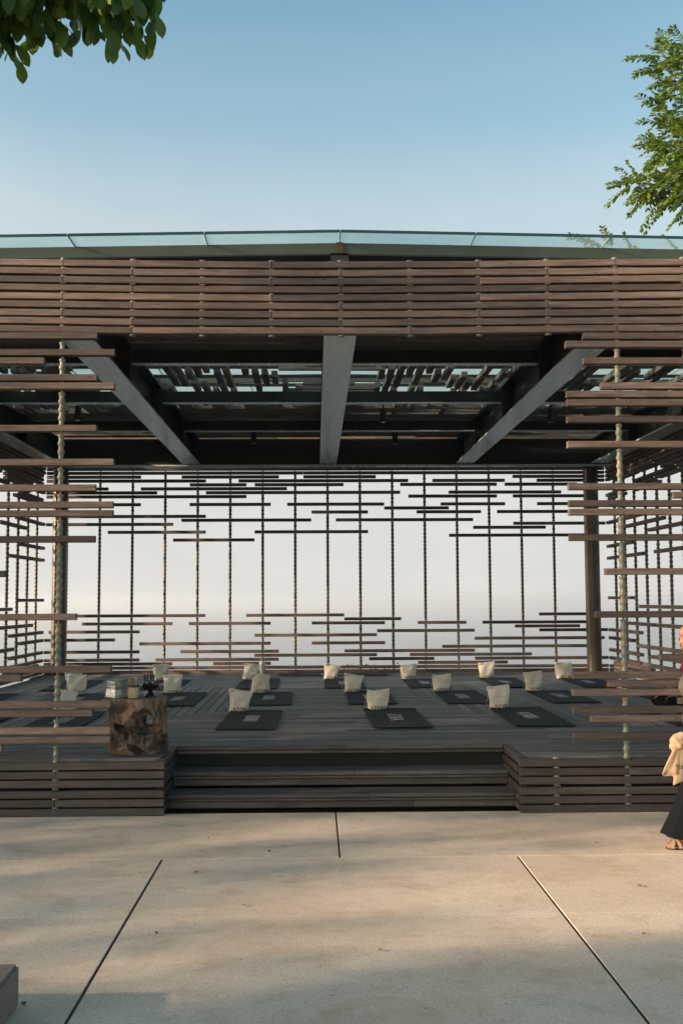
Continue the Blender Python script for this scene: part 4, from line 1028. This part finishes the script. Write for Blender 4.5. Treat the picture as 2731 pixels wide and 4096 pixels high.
# feathery pinnate tree beyond the right side screen
def pinnate_tree():
    r_ = random.Random(12); nr = np.random.RandomState(12); base = Vector((8.6, 17.4, -4.6))
    root = empty('pinnate_tree', base, 'tall feathery pinnate-leaved tree rising beyond the glass roof', 'tree'); tr_ = MB()
    tp = limb_path((0, 0, -.6), Vector((7.6, 17.2, 9.4))-base, r_, 9, .04); tr_.tube(tp, [.22-.17*i/9 for i in range(10)], 12)
    P, D, N_, Ls = [], [], [], []
    def compound(p, d, L, nl):
        d = Vector(d).normalized(); sd = d.cross(Vector((0, 0, 1))); sd = sd.normalized() if sd.length > .1 else Vector((1, 0, 0)); upv = sd.cross(d)
        pts = [p+d*(L*t_)-Vector((0, 0, 1))*(L*.22*t_*t_) for t_ in (0, .35, .7, 1)]; tr_.tube(pts, [.006, .005, .004, .002], 4, False)
        roll = r_.uniform(-.9, .9)
        for i in range(nl):
            t_ = .18+.82*i/(nl-1); q = p+d*(L*t_)-Vector((0, 0, 1))*(L*.22*t_*t_)
            for s_ in (-1, 1):
                sv = (sd*s_*math.cos(roll)+upv*s_*math.sin(roll)*.6)
                dd = sv*.75+d*.62+Vector((r_.gauss(0, .13), r_.gauss(0, .13), r_.gauss(0, .13)-.22))
                P.append(tuple(q)); D.append(tuple(dd)); N_.append((r_.gauss(0, .35), r_.gauss(0, .35), 1)); Ls.append(r_.uniform(.105, .155)*(1.1-.35*t_))
        P.append(tuple(pts[-1])); D.append(tuple(d-Vector((0, 0, .5)))); N_.append((0, 0, 1)); Ls.append(.1)
    def branch(pts, n_, L=(.42, .66), rad=.02):
        n_ = int(n_*.7)
        pts = [Vector(p)-base for p in pts]; tr_.tube(pts, [rad*(1-.8*i/(len(pts)-1)) for i in range(len(pts))], 7)
        for k in range(n_):
            t_ = (k+r_.random())/n_*.92+.08; q = t_*(len(pts)-1); i = min(int(q), len(pts)-2); p = pts[i].lerp(pts[i+1], q-i); dv = (pts[i+1]-pts[i]).normalized()
            a = k*2.4+r_.uniform(-.4, .4); o1 = dv.cross(Vector((0, 0, 1))); o1 = o1.normalized() if o1.length > .1 else Vector((1, 0, 0)); o2 = o1.cross(dv)
            compound(p, dv*.65+o1*math.cos(a)+o2*math.sin(a)*.8, r_.uniform(*L), r_.randint(8, 11))
        for q in range(4): compound(pts[-1], (pts[-1]-pts[-2]).normalized()*1.0+Vector((r_.gauss(0, .5), r_.gauss(0, .5), r_.gauss(0, .4))), r_.uniform(*L)*.8, 6)
    Y_ = 17.0
    # limbs as they show against the sky: (x, z)
    for l, n_, dy in (([(7.4, 8.0), (6.4, 9.2), (5.95, 10.2), (5.82, 10.8)], 60, 0), ([(6.6, 8.6), (6.0, 9.2), (5.85, 9.9)], 40, .3), ([(6.8, 8.9), (6.1, 10.0), (6.0, 10.5)], 36, -.4), ([(7.0, 8.4), (6.1, 9.0), (5.8, 9.35)], 32, .4),
                  ([(7.3, 8.0), (6.3, 8.75), (5.75, 9.05)], 28, -.2), ([(7.2, 7.6), (6.3, 8.3), (5.9, 8.45)], 18, .3),
                  ([(7.4, 7.8), (6.4, 8.3), (5.7, 8.45), (5.25, 8.62)], 44, 0), ([(7.2, 7.9), (6.4, 8.4), (5.8, 8.55)], 34, -.4), ([(7.0, 7.9), (6.3, 8.35), (5.75, 8.5)], 30, .35),
                  ([(7.4, 6.8), (6.2, 7.12), (5.2, 7.3), (4.62, 7.58)], 26, .1), ([(7.0, 6.6), (6.0, 6.9), (5.3, 6.9)], 14, .3)):
        branch([(x, Y_+dy+.25*i, z) for i, (x, z) in enumerate(l)], n_)
    for k in range(26):                       # the rest of the crown, out to the right
        c = Vector((r_.uniform(6.8, 10.8), r_.uniform(15.4, 19.6), r_.uniform(6.2, 11.2))); s0 = tp[r_.choice((6, 7, 8))]+base
        branch([s0, s0.lerp(c, .55)+Vector((0, 0, .3)), c], 16)
    put('trunk', tr_.mesh('trunk', 'bark', True), root)
    Ls = np.array(Ls); put('crown', leaf_mesh('crown', P, D, N_, Ls, Ls*.24, 'leaf_pinnate', .3, .12), root)
pinnate_tree()
# young shrub on the cliff edge just behind the back screen
def shrub(loc, label, n_, sd, sx=.35, h=.45):
    nr = np.random.RandomState(sd); root = empty('cliff_shrub', loc, label, 'shrub'); st_ = MB(); P, D, N_ = [], [], []
    for k in range(n_):
        e = np.array([nr.normal()*sx, nr.normal()*.2, h*nr.uniform(.75, 1.1)]); st_.tube([(e[0]*.3, e[1]*.3, -.6), (e[0]*.8, e[1]*.8, e[2]*.5), tuple(e)], [.012, .008, .003], 5)
        pts = e+nr.normal(size=(14, 3))*np.array([.07, .07, .07]); dd = nr.normal(size=(14, 3)); dd[:, 2] += .3; P.append(pts); D.append(dd); nn = nr.normal(size=(14, 3))*.6; nn[:, 2] += 1; N_.append(nn)
    P, D, N_ = (np.concatenate(a) for a in (P, D, N_)); s_ = nr.uniform(.7, 1.2, len(P))
    put('stem', st_.mesh('stem', 'stem', True), root); put('foliage', leaf_mesh('foliage', P, D, N_, s_*.07, s_*.02, 'leaf_pinnate'), root)
shrub((1.02, 20.9, -.02), 'small bright green shrub just behind the back screen', 14, 7, .22, .40)

# a few dry leaves blown onto the paving
nr = np.random.RandomState(21)
for k in range(16):
    x, y = nr.uniform(-2.2, 2.4), nr.uniform(4.7, 9.0); a = nr.uniform(0, 6.28); l_ = nr.uniform(.022, .045)
    o = put('fallen_leaf', leaf_mesh('fallen_leaf', [(0, 0, .003)], [(math.cos(a), math.sin(a), .05)], [(0, .1, 1)], [l_], [l_*.3], 'dry_leaf', .5, -.1), None, (x, y, .001))
    tag(o, 'tiny dry brown leaf lying on the paving', 'leaf', 'dry leaves on the paving')

# ------------------------------------------------------------------ people
def capsule(mb, a, b, ra, rb, sq=(1, 1), n_=14):
    """closed tapered limb between two joints"""
    a, b = Vector(a), Vector(b); d = (b-a); L = d.length; d.normalize(); rings = []
    ref = Vector((0, 1, 0)) if abs(d.y) < .8 else Vector((1, 0, 0)); s_ = d.cross(ref).normalized(); u_ = s_.cross(d)
    for t_, k_ in [(-1, .12), (-.8, .6), (-.45, .89), (0, 1)]: rings.append((a+d*ra*t_*.95, ra*k_))
    for i in range(1, 6): rings.append((a.lerp(b, i/6), ra+(rb-ra)*i/6))
    for t_, k_ in [(0, 1), (.45, .89), (.8, .6), (1, .12)]: rings.append((b+d*rb*t_*.95, rb*k_))
    mb.loft([[p+(s_*math.cos(6.2832*i/n_)*sq[0]+u_*math.sin(6.2832*i/n_)*sq[1])*r_ for i in range(n_)] for p, r_ in rings])
def ell(c, rx, ry, z, n_=24, p=2.0):
    out = []
    for i in range(n_):
        a = 6.2832*i/n_; ca, sa = math.cos(a), math.sin(a); out.append((c[0]+rx*math.copysign(abs(ca)**(2/p), ca), c[1]+ry*math.copysign(abs(sa)**(2/p), sa), z))
    return out
# head profile facing -X, chin at z=0: (z, front x, back x, half width)
HEADP = [(-.010, -.050, .005, .020), (.0, -.078, .010, .033), (.012, -.085, .020, .043), (.030, -.083, .038, .053), (.040, -.082, .050, .057), (.047, -.087, .058, .059), (.053, -.092, .062, .060), (.059, -.087, .066, .061), (.066, -.092, .070, .062),
         (.073, -.089, .076, .063), (.080, -.093, .080, .065), (.087, -.109, .084, .066), (.094, -.107, .088, .067), (.105, -.099, .091, .069), (.118, -.092, .094, .071), (.130, -.089, .096, .072), (.142, -.094, .097, .073), (.155, -.095, .097, .073),
         (.170, -.092, .095, .071), (.185, -.084, .090, .066), (.198, -.068, .080, .055), (.208, -.045, .062, .040), (.214, -.015, .035, .018)]
def head_mesh(mb, T):
    n_ = 36; rings = []
    for z, f, b, w in HEADP:
        ring = []
        for i in range(n_):
            a = 6.2832*i/n_; ca, sa = math.cos(a), math.sin(a)
            nose = f < -.098
            x = (-f*-1)*(-ca) if ca < 0 else b*ca
            x = f*(-ca) if ca < 0 else b*ca
            if ca < 0:
                base_f = -.088 if (.045 < z < .14) else f                 # cheeks follow a smooth curve; mid-line detail only near the middle
                k_ = max(0, 1-(abs(sa)/.30)**2) if .045 < z < .14 else 1
                x = (base_f+(f-base_f)*k_)*(-ca)
            y = w*sa*(1 if ca > 0 else (1-.10*max(0, -ca)))
            ring.append(T @ Vector((x, y, z)))
        rings.append(ring)
    mb.loft(rings)
    for s_ in (-1, 1): capsule(mb, T @ Vector((.008, s_*.072, .080)), T @ Vector((.020, s_*.078, .125)), .010, .014, (1, .5), 8)
def hand(mb, wrist, d, palm_n, curl=.9, L=.165, sgn=1):
    """palm and five separate fingers curling towards palm_n"""
    d = Vector(d).normalized(); pn = Vector(palm_n).normalized(); sd = d.cross(pn).normalized()*sgn; w = Vector(wrist)
    for k in (-.5, -.17, .17, .5): capsule(mb, w+d*.012+sd*k*.040, w+d*.085+sd*k*.068, .013, .0125, (1, 1), 8)
    for k, l_ in ((-.5, .062), (-.17, .074), (.17, .079), (.5, .070)):
        p = w+d*.085+sd*k*.070; ang = .35; seg = (.45, .32, .23)
        for q in range(3):
            dd = (d*math.cos(ang)+pn*math.sin(ang)).normalized(); p2 = p+dd*l_*seg[q]*1.15; capsule(mb, p, p2, .0092-.0008*q, .0086-.0008*q, (1, 1), 8); p = p2; ang += curl*.8
    p = w+d*.025+sd*.032
    for q, (l_, dd) in enumerate(((.042, sd*.75+d*.6+pn*.35), (.03, sd*.25+d*.8+pn*.6), (.024, d*.8+pn*.7-sd*.1))): p2 = p+dd.normalized()*l_; capsule(mb, p, p2, .0115-.001*q, .0105-.001*q, (1, 1), 8); p = p2
def solidify(name, mb, mat, voxel=.006, it=5):
    o = mb.build(name, mat, None, fix=True); r = o.modifiers.new('r', 'REMESH'); r.mode = 'VOXEL'; r.voxel_size = voxel
    sm = o.modifiers.new('s', 'SMOOTH'); sm.factor = .5; sm.iterations = it
    bpy.context.view_layer.update(); me = bake(o, None); bpy.data.objects.remove(o); me.polygons.foreach_set('use_smooth', [True]*len(me.polygons)); me.name = name; return me
def face_parts(root, T, glasses=False):
    def pt(x, y, z): return tuple(T @ Vector((x, y, z)))
    lip = MB(); 
    for s_, zz, fx in ((1, .0655, -.0925), (1, .0535, -.0925)):
        lip.tube([pt(fx+.016, -.024, zz-.001), pt(fx+.004, -.013, zz), pt(fx-.0015, 0, zz), pt(fx+.004, .013, zz), pt(fx+.016, .024, zz-.001)], [.0015, .0042, .0050, .0042, .0015], 8)
    lip.build('lips', 'skin_dark', root, smooth=True)
    for s_ in (-1, 1):
        MB().tube([pt(-.083, s_*.014, .136), pt(-.080, s_*.030, .1405), pt(-.066, s_*.047, .135)], [.0022, .003, .0014], 6).build('eyebrow', 'hair', root)
        MB().tube([pt(-.078, s_*.016, .1165), pt(-.075, s_*.031, .1185), pt(-.062, s_*.044, .115)], [.0015, .004, .0015], 8).build('eye', 'gloss_black' if not glasses else 'gloss_black', root)
        if glasses:
            MB().loft([[pt(-.088-.002*k, s_*.032+.027*math.cos(6.2832*i/20), .117+.021*math.sin(6.2832*i/20)) for i in range(20)] for k in range(2)]).build('lens', 'gloss_black', root)
            MB().tube([pt(-.086, s_*.056, .122), pt(.015, s_*.078, .118)], .0022, 6).build('temple', 'gloss_black', root)
def hair_cap(root, T, bun=True):
    mb = MB(); rings = []; n_ = 28
    for q in range(12):
        t_ = q/11; z = .075+.148*t_
        h = math.sqrt(max(0, 1-((z-.105)/.122)**2)) if z > .105 else 1
        ring = []
        for i in range(n_):
            a = 6.2832*i/n_; ca, sa = math.cos(a), math.sin(a)
            fx = -.03 if z < .13 else -.03-.062*min(1, (z-.13)/.045); fx = max(fx, -.098*h)
            x = (fx*-ca*-1 if False else (fx*(-ca) if ca < 0 else .107*h*ca)); y = .0815*max(h, .05)*sa
            ring.append(T @ Vector((x, y, z)))
        rings.append(ring)
    mb.loft(rings)
    if bun: capsule(mb, T @ Vector((.108, 0, .135)), T @ Vector((.135, 0, .140)), .042, .040)
    me = solidify('hair', mb, 'hair', .005, 4); put('hair', me, root)

# --- walking woman, seen in profile, heading -X
WX, WY = 2.705, 7.85
wm = empty('person', (WX, WY, 0), 'woman in taupe top and wide black trousers walking past with a cream towel', 'person')
hT = Matrix.Translation((-.018, 0, 1.338)) @ Matrix.Rotation(R(-6), 4, 'Y')
b = MB(); head_mesh(b, hT)
capsule(b, (.035, 0, 1.26), (.005, 0, 1.37), .050, .047)
capsule(b, (.03, 0, .86), (.03, 0, .98), .13, .115, (.9, 1.05)); capsule(b, (.03, 0, .98), (.035, 0, 1.13), .112, .125, (.85, 1.1)); capsule(b, (.035, -.05, 1.16), (.035, .05, 1.16), .10, .10)
capsule(b, (.04, -.15, 1.235), (.04, .15, 1.235), .050, .050)
for s_ in (-1, 1): capsule(b, (-.03, s_*.06, 1.10), (-.055, s_*.062, 1.095), .055, .045)
capsule(b, (.04, -.165, 1.225), (.10, -.195, .985), .046, .037); capsule(b, (.10, -.195, .985), (-.075, -.185, .785), .036, .026)      # near arm, forearm swung forward
hand(b, (-.085, -.184, .772), (-.42, .05, -.80), (-.75, .15, .35), .75, sgn=-1)
capsule(b, (.04, .165, 1.225), (.11, .19, .985), .046, .037); capsule(b, (.11, .19, .985), (.06, .20, .765), .036, .026); hand(b, (.058, .20, .752), (-.15, .02, -1), (0, -1, 0), .5)
HF, KF, AF = (.02, -.075, .86), (-.11, -.075, .47), (-.115, -.075, .075)      # leading leg
HR, KR, AR = (.03, .075, .86), (.09, .075, .46), (.40, .075, .16)             # trailing leg, heel lifting
capsule(b, HF, KF, .085, .058); capsule(b, KF, AF, .056, .036); capsule(b, HR, KR, .085, .058); capsule(b, KR, AR, .056, .036)
capsule(b, (-.10, -.075, .045), (-.23, -.080, .030), .034, .032, (1, .7)); capsule(b, (-.09, -.075, .06), (-.075, -.075, .035), .034, .032)
for k in range(5): capsule(b, (-.235, -.055-.013*k, .030), (-.275+.006*k, -.053-.014*k, .026), .0115 if k == 0 else .009, .011 if k == 0 else .008, (1, 1), 8)
capsule(b, (.40, .075, .13), (.30, .075, .045), .034, .034); capsule(b, (.30, .075, .045), (.265, .075, .030), .03, .02)
me = solidify('body', b, 'skin', .0058, 4); put('body', me, wm)
face_parts(wm, hT); hair_cap(wm, hT)
tp_ = MB(); rings = []                                   # fitted taupe top
for z, rx, ry, cx in ((.84, .140, .168, .03), (.90, .136, .162, .03), (.96, .126, .146, .03), (1.02, .124, .142, .028), (1.06, .138, .150, .018), (1.10, .146, .154, .010), (1.14, .140, .156, .014), (1.19, .122, .158, .028), (1.225, .100, .170, .036), (1.255, .080, .135, .038), (1.28, .062, .075, .034)):
    rings.append(ell((cx, 0), rx, ry, z, 28, 2.3))
tp_.loft(rings); put('top', solidify('top', tp_, 'taupe', .008, 3), wm)
tr = MB()                                                # wide-leg trousers, hem sweeping the feet
def leg(hip, knee, hem, w, sw):
    rings = []; hip, knee, hem = Vector(hip), Vector(knee), Vector(hem)
    for i in range(13):
        t_ = i/12; p = hip.lerp(knee, min(1, t_*2)) if t_ < .5 else knee.lerp(hem, (t_-.5)*2)
        r_ = w*(1-.10*math.sin(t_*2.2))+sw*max(0, t_-.45)**1.4*1.6
        ring = []
        for k in range(30):
            a = 6.2832*k/30; f_ = 1+.05*t_*math.sin(5*a+1.3)+.03*t_*math.sin(9*a); ring.append((p.x+r_*1.15*f_*math.cos(a), p.y+r_*.95*f_*math.sin(a), p.z+(.035*t_*t_*math.cos(a) if hem.z < .1 else .02*math.cos(a))*(-1)))
        rings.append(ring)
    tr.loft(rings)
leg((.02, -.07, .88), (-.055, -.080, .48), (-.095, -.085, .070), .098, .155); leg((.035, .07, .88), (.11, .08, .47), (.30, .085, .16), .098, .14)
tr.loft([ell((.03, 0), .138, .165, .80, 28), ell((.03, 0), .142, .168, .86, 28), ell((.03, 0), .132, .155, .92, 28), ell((.03, 0), .124, .146, .95, 28)])
put('trousers', solidify('trousers', tr, 'black_cloth', .008, 3), wm)
for ax, ay, rot in ((-.165, -.078, 0), (.335, .078, R(-38))):
    sd = MB(); n_ = 24; out = []
    for i in range(n_): a = 6.2832*i/n_; out.append((.125*math.cos(a)*(1.0), (.040+.006*math.cos(a+math.pi))*math.sin(a)))
    sd.loft([[(x, y, 0) for x, y in out], [(x, y, .014) for x, y in out]])
    so = sd.build('sandal', 'sole', wm, (ax, ay, .002 if rot == 0 else .062), (0, rot, 0))
    for dx in (-.058, -.026):
        st_ = MB(); pa = [(dx-.02+.045*i/8*(1 if dx < -.04 else -1), .046*math.cos(math.pi*i/8), .012+.056*math.sin(math.pi*i/8)) for i in range(9)]
        for i in range(8):
            p, q = Vector(pa[i]), Vector(pa[i+1]); w_ = Vector((.011, 0, 0)); st_.add([p-w_, q-w_, q+w_, p+w_], [(0, 1, 2, 3)])
        st_.build('strap', 'leather', so, smooth=True)
    MB().box((0, 0, .016), (.22, .066, .004)).build('insole', 'leather', so)
MB().lathe([(.030+.0035*math.cos(6.2832*i/8), .0035*math.sin(6.2832*i/8)) for i in range(9)], n=24, cap=False).build('bracelet', 'pearl', wm, (-.058, -.186, .805), (0, R(38), 0), smooth=True)

# --- towel bunched in her hand
tw = MB(); rings = []
def drape(cx, cy, L, r0, r1, ph, lean, fl=.6):
    rings = []
    for j in range(18):
        t_ = j/17; ring = []
        for i in range(40):
            a = 6.2832*i/40; r_ = r0+(r1-r0)*t_**.8*(1-.25*max(0, t_-.7)/.3)+(.004+.011*t_)*math.sin(3*a+ph+2*t_)+.003*t_*math.sin(7*a+ph)
            ring.append((cx+lean*t_+r_*1.15*math.cos(a), cy+r_*fl*math.sin(a), -L*t_-.022*t_*math.sin(a*2+ph)-.006*t_*math.sin(4*a+ph)))
        rings.append(ring)
    tw.loft(rings)
drape(-.005, 0, .235, .028, .070, .6, -.005); drape(-.045, -.012, .175, .022, .042, 2.1, -.055, .7); drape(.035, .012, .25, .020, .040, 4.0, .035, .7); drape(.0, .03, .20, .02, .05, 1.4, .02, .7)
for c_, r_ in (((-.045, -.01, .045), .046), ((-.015, -.022, .070), .036), ((-.060, -.005, .005), .034), ((.000, .0, .030), .040), ((-.028, -.035, .022), .030), ((-.030, .022, .055), .036)):
    rb = []
    for j in range(9):
        t_ = j/8; ring = []
        for i in range(20):
            a = 6.2832*i/20; q = r_*math.sin(math.pi*(.05+.9*t_))*(1+.16*math.sin(3*a+9*t_+c_[0]*90)); ring.append((c_[0]+q*math.cos(a), c_[1]+.85*q*math.sin(a), c_[2]-r_*math.cos(math.pi*(.05+.9*t_))))
        rb.append(ring)
    tw.loft(rb)
tow = put('towel', solidify('towel', tw, 'towel', .005, 6), None, (2.515, WY-.205, .715)); tag(tow, 'cream towel bunched in the walking woman\'s hand', 'towel')
def tfn(u, v):
    x = -.070+.095*u; z = -.130-.028*u+.024*v; return (x, -.058+3.0*(x+.005)**2, z)
put('lettering', letter_mesh('lettering', 'ink', tfn, serif=False), tow)

# --- seated woman in red on the deck, mostly behind the right-hand slats
SX, SY = 4.225, 12.5
sw_ = empty('person', (SX, SY, DECK+.012), 'woman in red with dark glasses sitting on a mat behind the right slats', 'person')
sT = Matrix.Translation((-.018, 0, .690)); b = MB(); head_mesh(b, sT)
capsule(b, (.03, 0, .60), (.0, 0, .72), .05, .047); capsule(b, (.05, 0, .13), (.04, 0, .30), .15, .12, (.9, 1.1)); capsule(b, (.04, 0, .30), (.035, 0, .46), .115, .125, (.85, 1.1)); capsule(b, (.035, -.05, .50), (.035, .05, .50), .10, .10); capsule(b, (.04, -.15, .575), (.04, .15, .575), .05, .05)
for s_ in (-1, 1):
    capsule(b, (.03, s_*.09, .10), (-.30, s_*.26, .12), .085, .06); capsule(b, (-.30, s_*.26, .11), (-.22, -s_*.02, .055), .055, .038); capsule(b, (-.22, -s_*.02, .05), (-.26, -s_*.13, .045), .034, .026)
    capsule(b, (.04, s_*.165, .565), (.0, s_*.22, .34), .046, .036); capsule(b, (.0, s_*.22, .34), (-.20, s_*.20, .215), .036, .026); hand(b, (-.21, s_*.20, .212), (-1, 0, -.25), (-.2, 0, -1), .4, sgn=-s_)
put('body', solidify('body', b, 'skin', .007, 4), sw_); face_parts(sw_, sT, True); hair_cap(sw_, sT)
q = MB(); q.loft([ell((cx, 0), rx, ry, z, 26, 2.3) for z, rx, ry, cx in ((.10, .165, .185, .05), (.22, .145, .165, .045), (.33, .130, .148, .04), (.44, .146, .156, .02), (.52, .128, .160, .03), (.575, .098, .178, .04), (.605, .07, .12, .036))])
for s_ in (-1, 1): capsule(q, (.04, s_*.165, .57), (.01, s_*.21, .40), .060, .052)
put('top', solidify('top', q, 'red_cloth', .008, 3), sw_)
q = MB()
for s_ in (-1, 1): capsule(q, (.03, s_*.09, .105), (-.31, s_*.26, .12), .10, .075); capsule(q, (-.31, s_*.26, .115), (-.22, s_*.0, .075), .072, .055)
put('trousers', solidify('trousers', q, 'black_cloth', .008, 3), sw_)

# ------------------------------------------------------------------ sea haze
t = NT('sea_haze'); pv = t.n('ShaderNodeVolumePrincipled'); pv.inputs['Color'].default_value = (.88, .945, 1, 1); pv.inputs['Density'].default_value = 3.4e-4; pv.inputs['Anisotropy'].default_value = 0.38
t.l(pv.outputs[0], t.out.inputs['Volume']); M['haze'] = t.m
hz = MB().box((0, 19000, -31), (61000, 43000, 92)).build('haze', 'haze'); tag(hz, 'pale maritime haze over the sea', 'haze', kind='stuff')
